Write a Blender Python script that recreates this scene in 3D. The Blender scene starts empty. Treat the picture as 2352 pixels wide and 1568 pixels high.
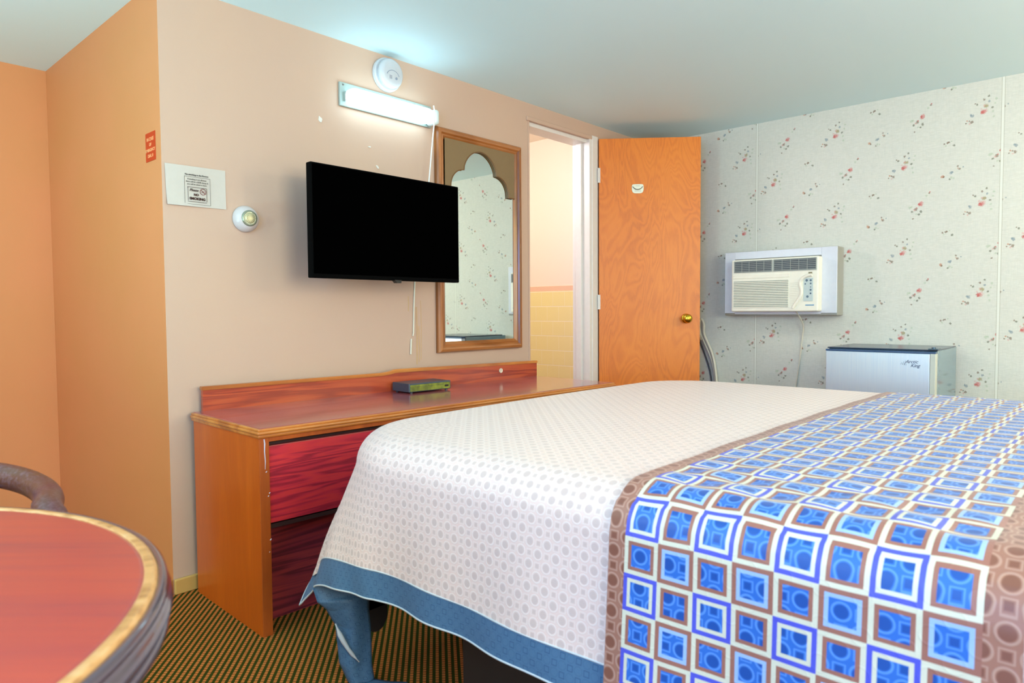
import bpy, bmesh, math, random
from mathutils import Vector, Matrix, Euler
random.seed(7)
S = bpy.context.scene
COL = S.collection
PI = math.pi
# ------------------------------------------------------------------ camera
YAW, PITCH, ROLL, FPX = math.radians(47.727), math.radians(-2.56), math.radians(-0.366), 1584.0
fw = Vector((math.sin(YAW)*math.cos(PITCH), math.cos(YAW)*math.cos(PITCH), math.sin(PITCH)))
rt = Vector((math.cos(YAW), -math.sin(YAW), 0)); up = rt.cross(fw)
r2 = rt*math.cos(ROLL)+up*math.sin(ROLL); u2 = -rt*math.sin(ROLL)+up*math.cos(ROLL)
cam = bpy.data.cameras.new('camera'); camo = bpy.data.objects.new('camera', cam); COL.objects.link(camo)
cam.sensor_width = 36.0; cam.lens = FPX/2352*36; cam.clip_start = 0.02
camo.matrix_world = Matrix(((r2.x, u2.x, -fw.x, 0), (r2.y, u2.y, -fw.y, 0), (r2.z, u2.z, -fw.z, 1.0), (0, 0, 0, 1)))
S.camera = camo
cam.dof.use_dof = True; cam.dof.focus_distance = 3.2; cam.dof.aperture_fstop = 5.6
# ------------------------------------------------------------------ light and exposure
S.view_settings.view_transform = 'Standard'; S.view_settings.look = 'None'
S.view_settings.gamma = 1.0; S.view_settings.use_curve_mapping = False
S.view_settings.exposure = 0.0
W = bpy.data.worlds.new('world'); S.world = W; W.use_nodes = True
W.node_tree.nodes['Background'].inputs[0].default_value = (0.75, 0.86, 1.0, 1)
W.node_tree.nodes['Background'].inputs[1].default_value = 1.0

def lamp(name, kind, loc, power, color, size=0.3, size_y=None, rot=None):
    l = bpy.data.lights.new(name, kind); l.energy = power; l.color = color
    if kind == 'AREA':
        l.shape = 'RECTANGLE'; l.size = size; l.size_y = size_y or size
    else:
        l.shadow_soft_size = size
    o = bpy.data.objects.new(name, l); COL.objects.link(o); o.location = loc
    if rot: o.rotation_euler = rot
    return o
# daylight through the window in the left wall and through the window in the rear wall
lamp('window_daylight', 'AREA', (-1.72, -0.35, 1.40), 69, (0.14, 0.42, 1.0), 1.1, 1.35, (0, -PI/2, 0))
lamp('rear_window_daylight', 'AREA', (0.4, -2.42, 1.35), 85, (0.92, 1.0, 0.82), 1.8, 1.2, (PI/2, 0, 0))
# added upward fill near the table to brighten the ceiling, no fitting built
lamp('ceiling_fill', 'AREA', (-1.2, 1.9, 0.6), 80, (0.36, 0.84, 1.0), 0.3, 0.3, (PI, 0, 0))
lamp('ceiling_fill', 'AREA', (2.7, -1.6, 0.75), 22, (0.78, 0.84, 1.0), 0.4, 0.4, (PI, 0, 0))  # second added ceiling fill, past the bed head, also without a fitting
# lamps of the room, outside the frame
lamp('bedside_lamp_light', 'POINT', (3.35, -1.25, 1.80), 52, (1.0, 0.89, 0.62), 0.12)
lamp('table_lamp_light', 'POINT', (-0.95, 1.45, 1.65), 26, (1.0, 0.93, 0.66), 0.12)
lamp('ceiling_lamp_light', 'POINT', (0.9, -0.3, 1.80), 11, (1.0, 0.67, 0.14), 0.15)
lamp('bathroom_light', 'POINT', (2.9, 3.2, 2.05), 36, (0.96, 0.94, 1.0), 0.12)

# ------------------------------------------------------------------ helpers
def lin(c):
    return tuple((x/12.92 if x <= 0.04045 else ((x+0.055)/1.055)**2.4) for x in c)
def rgb(r, g, b): return lin((r/255, g/255, b/255))+(1.0,)

class NT:
    """small node-tree helper"""
    def __init__(s, name):
        s.m = bpy.data.materials.new(name); s.m.use_nodes = True
        s.t = s.m.node_tree; s.n = s.t.nodes; s.l = s.t.links
        s.b = s.n['Principled BSDF']
    def _in(s, sock, v):
        if v is None: return
        if isinstance(v, bpy.types.NodeSocket): s.l.new(v, sock)
        else:
            if hasattr(sock.default_value, '__len__') and not hasattr(v, '__len__'): v = [v]*len(sock.default_value)
            sock.default_value = v
    def node(s, typ, **k):
        n = s.n.new(typ)
        for a, b in k.items(): setattr(n, a, b)
        return n
    def math(s, op, a, b=None, c=None, clamp=False):
        n = s.node('ShaderNodeMath', operation=op, use_clamp=clamp)
        s._in(n.inputs[0], a); s._in(n.inputs[1], b); s._in(n.inputs[2], c)
        return n.outputs[0]
    def vec(s, op, a, b=None, out=0):
        n = s.node('ShaderNodeVectorMath', operation=op)
        s._in(n.inputs[0], a)
        if op == 'SCALE': s._in(n.inputs[3], b)
        else: s._in(n.inputs[1], b)
        return n.outputs[1] if out else n.outputs[0]
    def sep(s, v):
        n = s.node('ShaderNodeSeparateXYZ'); s._in(n.inputs[0], v); return n.outputs
    def comb(s, x, y, z=0.0):
        n = s.node('ShaderNodeCombineXYZ'); s._in(n.inputs[0], x); s._in(n.inputs[1], y); s._in(n.inputs[2], z); return n.outputs[0]
    def mix(s, f, a, b):
        n = s.node('ShaderNodeMix', data_type='RGBA'); s._in(n.inputs[0], f); s._in(n.inputs[6], a); s._in(n.inputs[7], b); return n.outputs[2]
    def noise(s, v, scale, detail=3, rough=0.5, dist=0.0, out=0):
        n = s.node('ShaderNodeTexNoise'); s._in(n.inputs['Vector'], v)
        n.inputs['Scale'].default_value = scale; n.inputs['Detail'].default_value = detail
        n.inputs['Roughness'].default_value = rough; n.inputs['Distortion'].default_value = dist
        return n.outputs[out]
    def ramp(s, f, stops):
        n = s.node('ShaderNodeValToRGB'); s._in(n.inputs[0], f)
        e = n.color_ramp.elements
        while len(e) < len(stops): e.new(0.5)
        for el, (p, c) in zip(e, stops): el.position = p; el.color = c
        return n.outputs[0]
    def mapr(s, f, a, b, c=0.0, d=1.0):
        n = s.node('ShaderNodeMapRange'); s._in(n.inputs[0], f)
        for i, v in enumerate((a, b, c, d)): n.inputs[i+1].default_value = v
        return n.outputs[0]
    def coord(s, k='Object'): return s.node('ShaderNodeTexCoord').outputs[k]
    def bump(s, h, strength=0.2, dist=0.01):
        n = s.node('ShaderNodeBump'); s._in(n.inputs['Height'], h)
        n.inputs['Strength'].default_value = strength; n.inputs['Distance'].default_value = dist
        s.l.new(n.outputs[0], s.b.inputs['Normal'])
    def set(s, **k):
        for a, v in k.items(): s._in(s.b.inputs[a.replace('_', ' ')], v)
        return s.m

def simple(name, col, rough=0.5, metal=0.0, spec=0.5, **k):
    t = NT(name); v = t.coord(); n = t.noise(v, 40, 2)
    c = t.mix(t.mapr(n, 0.3, 0.7, 0.0, 0.06), col, (col[0]*0.5, col[1]*0.5, col[2]*0.5, 1))
    t.set(Base_Color=c, Roughness=rough, Metallic=metal)
    t.b.inputs['Specular IOR Level'].default_value = spec
    for a, b in k.items(): t.b.inputs[a.replace('_', ' ')].default_value = b
    return t.m

def paint(name, col, col2, bump=0.25, rough=0.6):
    t = NT(name); v = t.coord()
    big = t.noise(v, 1.6, 3); fine = t.noise(v, 60, 4, 0.6); lump = t.noise(v, 9, 2)
    c = t.mix(t.mapr(big, 0.35, 0.65), col, col2)
    t.set(Base_Color=c, Roughness=rough)
    h = t.math('ADD', t.math('MULTIPLY', fine, 0.25), t.math('POWER', lump, 6))
    t.bump(h, bump, 0.004)
    return t.m

def wood(name, c1, c2, c3, axis=0, scale=(1, 1, 1), rough=0.35, freq=9.0, warp=1.5, coat=0.0):
    """long-grain wood, the grain running along the given axis"""
    t = NT(name); v = t.coord()
    m = t.node('ShaderNodeMapping'); t.l.new(v, m.inputs[0])
    sc = [6.0*scale[0], 6.0*scale[1], 6.0*scale[2]]; sc[axis] *= 0.16
    m.inputs['Scale'].default_value = sc
    p = m.outputs[0]
    n1 = t.noise(p, 0.8, 3, 0.5, warp)
    rings = t.math('SINE', t.math('MULTIPLY', n1, freq*6.0))
    rings = t.mapr(rings, -1, 1)
    fine = t.noise(p, 9, 5, 0.65)
    f = t.math('ADD', t.math('MULTIPLY', rings, 0.55), t.math('MULTIPLY', fine, 0.45))
    c = t.ramp(f, [(0.2, c3), (0.5, c2), (0.8, c1)])
    t.set(Base_Color=c, Roughness=rough)
    t.b.inputs['Coat Weight'].default_value = coat; t.b.inputs['Coat Roughness'].default_value = 0.12
    t.bump(fine, 0.08, 0.002)
    return t.m

# mesh building
def link(name, bm, mat, parent=None, smooth=False, loc=None, mats=None):
    me = bpy.data.meshes.new(name); bm.to_mesh(me); bm.free()
    o = bpy.data.objects.new(name, me); COL.objects.link(o)
    for m_ in (mats or [mat]): me.materials.append(m_)
    if smooth:
        for p in me.polygons: p.use_smooth = True
    if parent: o.parent = parent
    if loc: o.location = loc
    return o

def box(bm, x0, x1, y0, y1, z0, z1, bev=0.0, seg=2, mat=0):
    x0, x1 = sorted((x0, x1)); y0, y1 = sorted((y0, y1)); z0, z1 = sorted((z0, z1))
    b = bmesh.new()
    bmesh.ops.create_cube(b, size=1)
    for v in b.verts:
        v.co = Vector(((x0+x1)/2+v.co.x*(x1-x0), (y0+y1)/2+v.co.y*(y1-y0), (z0+z1)/2+v.co.z*(z1-z0)))
    if bev > 0:
        bmesh.ops.bevel(b, geom=list(b.edges), offset=min(bev, 0.49*min(x1-x0, y1-y0, z1-z0)), segments=seg, affect='EDGES', profile=0.5)
    for f in b.faces: f.material_index = mat
    merge(bm, b)

def merge(bm, b, M=None):
    if M is not None: bmesh.ops.transform(b, matrix=M, verts=b.verts)
    me = bpy.data.meshes.new('tmp'); b.to_mesh(me); b.free()
    bm.from_mesh(me); bpy.data.meshes.remove(me)

def tube(bm, pts, r, n=12, caps=True, smooth_pts=0):
    pts = [Vector(p) for p in pts]
    for _ in range(smooth_pts):
        q = [pts[0]]
        for a, b in zip(pts, pts[1:]): q += [a*0.75+b*0.25, a*0.25+b*0.75]
        pts = q+[pts[-1]]
    rings = []; prev = None
    for i, p in enumerate(pts):
        d = (pts[min(i+1, len(pts)-1)]-pts[max(i-1, 0)]).normalized()
        if prev is None:
            a = Vector((0, 0, 1)) if abs(d.z) < 0.9 else Vector((1, 0, 0))
            s = d.cross(a).normalized()
        else: s = (prev-d*prev.dot(d)).normalized()
        prev = s; t = d.cross(s)
        rr = r[i*len(r)//len(pts)] if isinstance(r, (list, tuple)) else r
        rings.append([bm.verts.new(p+s*math.cos(2*PI*k/n)*rr+t*math.sin(2*PI*k/n)*rr) for k in range(n)])
    for A, B in zip(rings, rings[1:]):
        for k in range(n): bm.faces.new((A[k], A[(k+1) % n], B[(k+1) % n], B[k]))
    if caps: bm.faces.new(rings[0][::-1]); bm.faces.new(rings[-1])

def lathe(bm, prof, n=48, M=None, mat=0):
    """profile of (radius, height) turned about z"""
    b = bmesh.new(); rings = []
    for r, z in prof:
        if r < 1e-6: rings.append([b.verts.new((0, 0, z))])
        else: rings.append([b.verts.new((r*math.cos(2*PI*k/n), r*math.sin(2*PI*k/n), z)) for k in range(n)])
    for A, B in zip(rings, rings[1:]):
        for k in range(n):
            k2 = (k+1) % n
            if len(A) == 1 and len(B) == 1: continue
            if len(A) == 1: b.faces.new((A[0], B[k2], B[k]))
            elif len(B) == 1: b.faces.new((A[k], A[k2], B[0]))
            else: b.faces.new((A[k], A[k2], B[k2], B[k]))
    for f in b.faces: f.material_index = mat
    bmesh.ops.recalc_face_normals(b, faces=b.faces)
    merge(bm, b, M)

def prism(bm, pts, z0, z1, M=None, bev=0.0):
    b = bmesh.new()
    A = [b.verts.new((x, y, z0)) for x, y in pts]; B = [b.verts.new((x, y, z1)) for x, y in pts]
    b.faces.new(A[::-1]); b.faces.new(B)
    for i in range(len(pts)): j = (i+1) % len(pts); b.faces.new((A[i], A[j], B[j], B[i]))
    bmesh.ops.recalc_face_normals(b, faces=b.faces)
    if bev: bmesh.ops.bevel(b, geom=list(b.edges), offset=bev, segments=2, affect='EDGES')
    merge(bm, b, M)

FACE_A = Matrix.Rotation(PI/2, 4, 'X')          # local xy plane -> world xz plane, local +z -> world -y
def on_A(x, y, z): return Matrix.Translation((x, y, z)) @ FACE_A
FACE_B = Matrix(((0, 0, -1, 0), (-1, 0, 0, 0), (0, 1, 0, 0), (0, 0, 0, 1)))  # local x -> -y, local y -> z, local z -> -x
def on_B(x, y, z): return Matrix.Translation((x, y, z)) @ FACE_B

def thing(name, label, cat, loc=(0, 0, 0), rotz=0, group=None):
    o = bpy.data.objects.new(name, None); COL.objects.link(o)
    o.location = loc; o.rotation_euler = (0, 0, rotz); o.empty_display_size = 0.1
    o['label'] = label; o['category'] = cat
    if group: o['group'] = group
    return o
def tag(o, label, cat, group=None):
    o['label'] = label; o['category'] = cat
    if group: o['group'] = group
    return o
def struct(name, bm, mat, parent=None, mats=None):
    o = link(name, bm, mat, parent, mats=mats)
    if not parent: o['kind'] = 'structure'
    return o

def text_bm(bm, s, size, M, extrude=0.0004, align='CENTER', spacing=1.0, bold=0.0, shear=0.0):
    c = bpy.data.curves.new('t', 'FONT'); c.body = s; c.size = size; c.extrude = extrude
    c.align_x = align; c.align_y = 'CENTER'; c.space_character = spacing; c.offset = bold; c.shear = shear
    c.resolution_u = 3
    o = bpy.data.objects.new('t', c); COL.objects.link(o)
    dg = bpy.context.evaluated_depsgraph_get(); me = bpy.data.meshes.new_from_object(o.evaluated_get(dg))
    b = bmesh.new(); b.from_mesh(me); merge(bm, b, M)
    bpy.data.objects.remove(o); bpy.data.curves.remove(c); bpy.data.meshes.remove(me)

# ------------------------------------------------------------------ room dimensions
YA, XB, H, XC, YD = 2.514, 4.197, 2.138, 0.970, 3.835
DX0, DX1, DZ = 2.909, 3.490, 2.045      # bathroom doorway
XL, YR = -1.70, -2.40                   # left and rear walls (behind the camera)

# ------------------------------------------------------------------ materials of the shell
M_wall = paint('peach_wall_paint', rgb(206, 173, 149), rgb(202, 171, 150))
M_alc = paint('deep_peach_wall_paint', rgb(225, 145, 92), rgb(219, 144, 87))
M_ceil = paint('pale_blue_ceiling_paint', rgb(222, 248, 252), rgb(224, 249, 253), 0.1)
M_white = simple('white_gloss_trim_paint', rgb(232, 226, 218), 0.35)
M_base = simple('tan_baseboard_paint', rgb(205, 165, 95), 0.4)
M_bathwall = paint('bathroom_cream_paint', rgb(246, 234, 214), rgb(244, 232, 212), 0.05)

def carpet_mat():
    t = NT('brown_green_woven_carpet'); v = t.coord(); x, y, z = t.sep(v)
    a = math.radians(41.5)
    p = t.math('SUBTRACT', t.math('MULTIPLY', x, math.cos(a)), t.math('MULTIPLY', y, math.sin(a)))
    q = t.math('ADD', t.math('MULTIPLY', x, math.sin(a)), t.math('MULTIPLY', y, math.cos(a)))
    fp = t.math('FRACT', t.math('DIVIDE', p, 0.0175))
    rowshift = t.math('MULTIPLY', t.math('FLOOR', t.math('DIVIDE', p, 0.0175)), 0.37)
    fq = t.math('FRACT', t.math('ADD', t.math('DIVIDE', q, 0.0125), rowshift))
    dp = t.math('ABSOLUTE', t.math('SUBTRACT', fp, 0.5)); dq = t.math('ABSOLUTE', t.math('SUBTRACT', fq, 0.5))
    stripe = t.mapr(dp, 0.20, 0.30, 1.0, 0.0)
    gap = t.mapr(dq, 0.30, 0.44, 1.0, 0.2)
    f = t.math('MULTIPLY', stripe, gap)
    n = t.noise(v, 700, 2); n2 = t.noise(v, 260, 1)
    tan = t.mix(t.mapr(n2, 0.35, 0.65), rgb(226, 122, 56), rgb(214, 132, 72))
    dark = t.mix(t.mapr(n2, 0.3, 0.7), rgb(38, 66, 14), rgb(70, 62, 16))
    c = t.mix(f, dark, tan)
    c = t.mix(t.mapr(n, 0.3, 0.75, 0.0, 0.5), c, t.vec('SCALE', c, 0.45))
    t.set(Base_Color=c, Roughness=0.95); t.b.inputs['Specular IOR Level'].default_value = 0.1
    t.bump(t.math('ADD', f, t.math('MULTIPLY', n, 0.5)), 0.5, 0.004)
    return t.m
M_carpet = carpet_mat()

def wallpaper_mat():
    t = NT('floral_wallpaper'); v = t.coord(); X_, Y_, Z_ = t.sep(v)
    # panel-local coordinate, growing towards the viewer's right
    w = t.math('SUBTRACT', Y_, 0.523)
    pan = t.math('FLOOR', t.math('DIVIDE', w, 1.242))
    wl = t.math('SUBTRACT', w, t.math('MULTIPLY', pan, 1.242))
    zz = t.math('ADD', Z_, t.math('MULTIPLY', pan, 0.052))
    R = t.math('MULTIPLY', wl, -1.0)
    P = t.comb(R, zz, 0.0)
    PX, PZ = 0.706, 0.458
    fib = t.noise(t.vec('MULTIPLY', v, (1, 14, 110)), 3.0, 3, 0.6)
    fibv = t.noise(t.vec('MULTIPLY', v, (1, 120, 12)), 2.5, 2, 0.6)
    col = t.mix(t.mapr(fib, 0.35, 0.7), rgb(220, 219, 206), rgb(232, 230, 218))
    col = t.mix(t.mapr(fibv, 0.45, 0.75, 0, 0.35), col, rgb(205, 206, 196))
    spray = (-0.081, 1.524)
    red, rose, olive, dgr, lgr, blue, brown, orange = (rgb(205, 88, 84), rgb(222, 150, 145), rgb(158, 140, 72), rgb(96, 96, 66),
        rgb(168, 190, 152), rgb(130, 148, 158), rgb(122, 92, 62), rgb(200, 128, 84))
    motifs = [
        ((0.0, 0.0), [(0, 0, .0125, red), (.008, .006, .011, rose), (-.006, -.002, .008, red), (.011, .027, .0105, olive), (.003, .030, .006, rose), (.002, .061, .006, brown), (.021, .075, .0055, dgr),
            (.023, .0485, .006, blue), (.036, .0157, .006, dgr), (.048, .035, .005, lgr), (.052, .056, .006, lgr), (.040, -.005, .006, lgr), (.043, -.030, .006, lgr), (-.010, .016, .005, rose), (-.027, .041, .0055, dgr), (-.036, .047, .004, brown),
            (-.047, -.011, .0085, blue), (-.053, -.006, .005, blue), (-.050, -.042, .0075, brown), (-.060, -.036, .0045, brown), (-.069, -.033, .0045, orange), (-.074, -.045, .004, brown), (-.058, -.050, .005, rose)]),
        ((0.083, -0.202), [(0, 0, .012, red), (.004, .007, .009, rose), (-.006, .000, .007, red), (-.023, -.025, .008, brown), (-.030, -.029, .006, rose), (-.019, -.018, .004, red), (.0023, -.0395, .007, dgr), (-.0077, -.053, .006, dgr),
            (-.052, -.014, .008, lgr), (-.043, -.012, .006, lgr), (-.040, -.037, .0065, dgr), (-.020, -.050, .005, lgr), (-.035, -.074, .0045, brown), (.038, .054, .0055, brown), (.041, .060, .004, red), (.026, .041, .006, lgr)]),
        ((-0.134, 0.173), [(0, 0, .008, blue), (.006, .003, .006, blue), (-.039, -.0144, .0085, orange), (-.033, -.018, .005, brown), (.036, .015, .0065, brown), (.029, .031, .005, brown), (.030, .020, .004, orange), (.052, .024, .004, blue), (.001, -.025, .007, lgr), (.012, -.028, .005, lgr), (-.006, -.032, .005, dgr)]),
        ((-0.153, 0.329), [(0, 0, .006, brown), (.006, .002, .005, brown), (.029, -.0177, .0065, dgr), (-.014, -.0034, .005, brown), (-.008, -.014, .005, lgr), (.018, .006, .004, lgr)]),
    ]
    wob = t.noise(v, 160, 1)
    for (mx, mz), dots in motifs:
        cx, cz = spray[0]+mx, spray[1]+mz
        def wrap(ox, oz):
            a = t.vec('SUBTRACT', P, (cx+ox, cz+oz, 0)); a = t.vec('DIVIDE', a, (PX, PZ, 1))
            a = t.vec('ADD', a, (0.5, 0.5, 0)); a = t.vec('FRACTION', a); a = t.vec('SUBTRACT', a, (0.5, 0.5, 0))
            return t.vec('MULTIPLY', a, (PX, PZ, 0))
        p1, p2 = wrap(0, 0), wrap(PX/2, PZ/2)
        far = t.math('GREATER_THAN', t.math('ABSOLUTE', t.sep(p1)[0]), PX/4)
        n = t.node('ShaderNodeMix', data_type='VECTOR'); t.l.new(far, n.inputs[0]); t.l.new(p1, n.inputs[4]); t.l.new(p2, n.inputs[5])
        p = n.outputs[1]
        for dx, dz, r, c in dots:
            d = t.vec('DISTANCE', p, (dx, dz, 0), out=1)
            d = t.math('ADD', d, t.math('MULTIPLY', t.math('SUBTRACT', wob, 0.5), r*1.4))
            f = t.mapr(d, r*0.55, r*1.15, 0.68 if c not in (lgr, rose) else 0.42, 0.0)
            col = t.mix(f, col, c)
    # seams between the panels: a raised pale strip with a faint line
    sd = t.math('ABSOLUTE', t.math('SUBTRACT', t.math('FRACT', t.math('ADD', t.math('DIVIDE', w, 1.242), 0.5)), 0.5))
    sd = t.math('MULTIPLY', sd, 1.242)
    col = t.mix(t.mapr(sd, 0.0045, 0.0065, 1.0, 0.0), col, rgb(236, 236, 224))
    col = t.mix(t.mapr(t.math('ABSOLUTE', t.math('SUBTRACT', sd, 0.0065)), 0.0008, 0.0018, 0.5, 0.0), col, rgb(170, 166, 140))
    t.set(Base_Color=col, Roughness=0.7); t.b.inputs['Specular IOR Level'].default_value = 0.25
    t.bump(fib, 0.25, 0.002)
    return t.m
M_paper = wallpaper_mat()

def tile_mat():
    t = NT('bathroom_tile_wall'); v = t.coord(); X_, Y_, Z_ = t.sep(v)
    row = t.math('DIVIDE', Z_, 0.1145)
    fr = t.math('FRACT', row); sh = t.math('MULTIPLY', t.math('MODULO', t.math('FLOOR', row), 2.0), 0.5)
    fy = t.math('FRACT', t.math('ADD', t.math('DIVIDE', Y_, 0.1145), sh))
    g = t.math('MINIMUM', t.math('MINIMUM', fr, t.math('SUBTRACT', 1.0, fr)), t.math('ADD', t.math('MINIMUM', fy, t.math('SUBTRACT', 1.0, fy)), 0.013))
    tile = t.mapr(g, 0.012, 0.03)
    n = t.noise(v, 3, 1)
    c = t.mix(tile, rgb(250, 242, 216), t.mix(n, rgb(242, 230, 158), rgb(242, 228, 166)))
    c = t.mix(t.mapr(Z_, 1.150, 1.152), c, rgb(240, 200, 168))
    t.set(Base_Color=c, Roughness=0.25); t.bump(tile, 0.2, 0.002)
    return t.m
M_tile = tile_mat()

# ------------------------------------------------------------------ shell
bm = bmesh.new(); box(bm, XL-0.12, XB+0.12, YR-0.12, 4.3, -0.08, 0.0); struct('floor', bm, M_carpet)
bm = bmesh.new()
box(bm, XL-0.12, XB+0.12, YR-0.12, YA+0.06, H, H+0.06); box(bm, XL-0.12, XC+0.05, YA+0.06, 4.0, H, H+0.06)
struct('ceiling', bm, M_ceil)
bm = bmesh.new(); box(bm, XC+0.1, XB+0.12, YA+0.1, 4.3, 2.33, 2.39); o = struct('ceiling_bathroom', bm, M_bathwall)
# wall with the television: around the doorway
bm = bmesh.new()
box(bm, XC, DX0-0.004, YA, YA+0.115, 0, 2.33); box(bm, DX0-0.004, DX1+0.004, YA, YA+0.115, DZ+0.004, 2.33); box(bm, DX1+0.004, XB, YA, YA+0.115, 0, 2.33)
for f in bm.faces:
    if f.calc_center_median().x < XC+0.001: f.material_index = 1
struct('wall_front', bm, M_wall, mats=[M_wall, M_alc])
bm = bmesh.new(); box(bm, XC, XC+0.1, YA+0.115, YD, 0, H); struct('wall_alcove_right', bm, M_alc)
bm = bmesh.new(); box(bm, XL-0.1, XC+0.1, YD, YD+0.1, 0, H); struct('wall_alcove_back', bm, M_alc)
bm = bmesh.new(); box(bm, XB, XB+0.1, YR, YA+0.115, 0, H); struct('wall_right', bm, M_paper)
# left wall with a window opening, rear wall with a window opening
bm = bmesh.new()
box(bm, XL-0.1, XL, YR, -1.05, 0, H); box(bm, XL-0.1, XL, 0.35, YD, 0, H)
box(bm, XL-0.1, XL, -1.05, 0.35, 0, 0.75); box(bm, XL-0.1, XL, -1.05, 0.35, 2.02, H); struct('wall_left', bm, M_wall)
bm = bmesh.new()
box(bm, XL-0.1, -0.55, YR-0.1, YR, 0, H); box(bm, 1.35, XB+0.1, YR-0.1, YR, 0, H)
box(bm, -0.55, 1.35, YR-0.1, YR, 0, 0.7); box(bm, -0.55, 1.35, YR-0.1, YR, 1.98, H); struct('wall_rear', bm, M_wall)
def window(name, a, b, z0, z1, side):
    bm = bmesh.new()
    for (u0, u1, w0, w1) in ((a, a+0.04, z0, z1), (b-0.04, b, z0, z1), (a, b, z0, z0+0.04), (a, b, z1-0.04, z1), ((a+b)/2-0.015, (a+b)/2+0.015, z0, z1)):
        if side == 'left': box(bm, XL-0.09, XL-0.04, u0, u1, w0, w1)
        else: box(bm, u0, u1, YR-0.09, YR-0.04, w0, w1)
    struct(name, bm, M_white)
# the bathroom seen through the doorway
bm = bmesh.new(); box(bm, XB, XB+0.1, YA+0.115, 4.2, 1.19, 2.33); struct('wall_bathroom_right', bm, M_bathwall)
bm = bmesh.new(); box(bm, XB-0.006, XB+0.1, YA+0.115, 4.2, 0, 1.19, 0.003); struct('trim_1', bm, M_tile)
bm = bmesh.new(); box(bm, XC+0.1, XB+0.1, 4.1, 4.2, 0, 2.33); struct('wall_bathroom_back', bm, M_bathwall)
# door casing and jambs
bm = bmesh.new()
box(bm, DX1+0.002, DX1+0.062, YA-0.014, YA-0.0005, 0, DZ+0.022, 0.004)      # right casing
box(bm, DX1-0.022, DX1+0.004, YA-0.010, YA+0.120, 0, DZ, 0.002)             # right jamb
box(bm, DX1-0.036, DX1-0.020, YA+0.045, YA+0.085, 0, DZ-0.012, 0.002)       # stop
box(bm, DX0-0.004, DX1, YA+0.012, YA+0.120, DZ-0.024, DZ+0.004, 0.002)      # head jamb
struct('trim_2', bm, M_white)
bm = bmesh.new()
box(bm, DX0-0.02, DX1+0.05, YA-0.012, YA+0.012, DZ-0.004, DZ+0.020, 0.005)
box(bm, DX0-0.006, DX0+0.006, YA-0.004, YA+0.120, 0, DZ, 0.002)
struct('trim_3', bm, M_wall)
bm = bmesh.new(); box(bm, XC, DX0-0.03, YA-0.014, YA-0.0005, 0, 0.055, 0.004); struct('baseboard_front', bm, M_base)
bm = bmesh.new(); box(bm, XC-0.013, XC-0.0005, YA, YD, 0, 0.055, 0.004); struct('baseboard_alcove', bm, M_base)
bm = bmesh.new(); box(bm, XB-0.013, XB-0.0005, YR, YA, 0, 0.055, 0.004); struct('baseboard_right', bm, M_base)

# ------------------------------------------------------------------ shared object materials
M_brass = simple('polished_brass', rgb(214, 176, 60), 0.22, 1.0)
M_steel = simple('dull_steel', rgb(150, 150, 150), 0.35, 1.0)
M_ivory = simple('ivory_plastic', rgb(232, 226, 204), 0.35)
M_offwhite = simple('white_plastic', rgb(228, 230, 232), 0.35)
M_black = simple('black_plastic', rgb(12, 12, 13), 0.5)
M_dkgrey = simple('dark_grey_plastic', rgb(60, 64, 70), 0.45)
M_ink = simple('dark_print_ink', rgb(62, 52, 48), 0.8)
M_cord = simple('white_cord', rgb(226, 220, 200), 0.5)

# ------------------------------------------------------------------ bathroom door, folded open against the corner
def door_wood():
    t = NT('varnished_birch_veneer'); v = t.coord()
    m = t.node('ShaderNodeMapping'); t.l.new(v, m.inputs[0]); m.inputs['Scale'].default_value = (7.0, 7.0, 1.9)
    p = m.outputs[0]
    n1 = t.noise(p, 0.75, 3, 0.45, 0.9)
    r = t.mapr(t.math('SINE', t.math('MULTIPLY', n1, 120.0)), -1, 1)
    pores = t.noise(t.vec('MULTIPLY', v, (60, 60, 5)), 5, 3, 0.7)
    patch = t.noise(v, 3.0, 2)
    f = t.math('ADD', t.math('MULTIPLY', r, 0.16), t.math('ADD', t.math('MULTIPLY', pores, 0.42), t.math('MULTIPLY', patch, 0.42)))
    c = t.ramp(f, [(0.25, rgb(208, 104, 23)), (0.5, rgb(231, 126, 30)), (0.75, rgb(241, 140, 39))])
    t.set(Base_Color=c, Roughness=0.38)
    return t.m
M_door = door_wood()
hx, hy, fx, fy = 3.547, 2.490, 3.931, 2.005
dl = math.hypot(fx-hx, fy-hy); da = math.atan2(fy-hy, fx-hx)
door = bpy.data.objects.new('door_1', None); COL.objects.link(door); door.location = (hx, hy, 0); door.rotation_euler = (0, 0, da); door['kind'] = 'structure'
bm = bmesh.new(); box(bm, 0.0, dl, 0.0, 0.035, 0.012, 2.053, 0.0015); link('door_panel', bm, M_door, door)
bm = bmesh.new()
Mk = Matrix.Translation((0.535, 0, 0.945)) @ Matrix.Rotation(PI/2, 4, 'X')
lathe(bm, [(0, -0.001), (0.030, -0.001), (0.030, 0.004), (0.024, 0.008), (0.011, 0.011), (0.010, 0.030), (0.018, 0.036), (0.026, 0.046), (0.0275, 0.056), (0.024, 0.066), (0.014, 0.072), (0, 0.073)], 40, Mk)
link('door_knob', bm, M_brass, door, smooth=True)
for z in (1.83, 1.05, 0.25):
    bm = bmesh.new(); tube(bm, [(-0.004, -0.002, z-0.045), (-0.004, -0.002, z+0.045)], 0.006); box(bm, -0.0, 0.008, -0.001, 0.0005, z-0.045, z+0.045)
    link('hinge', bm, M_white, door)
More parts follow.
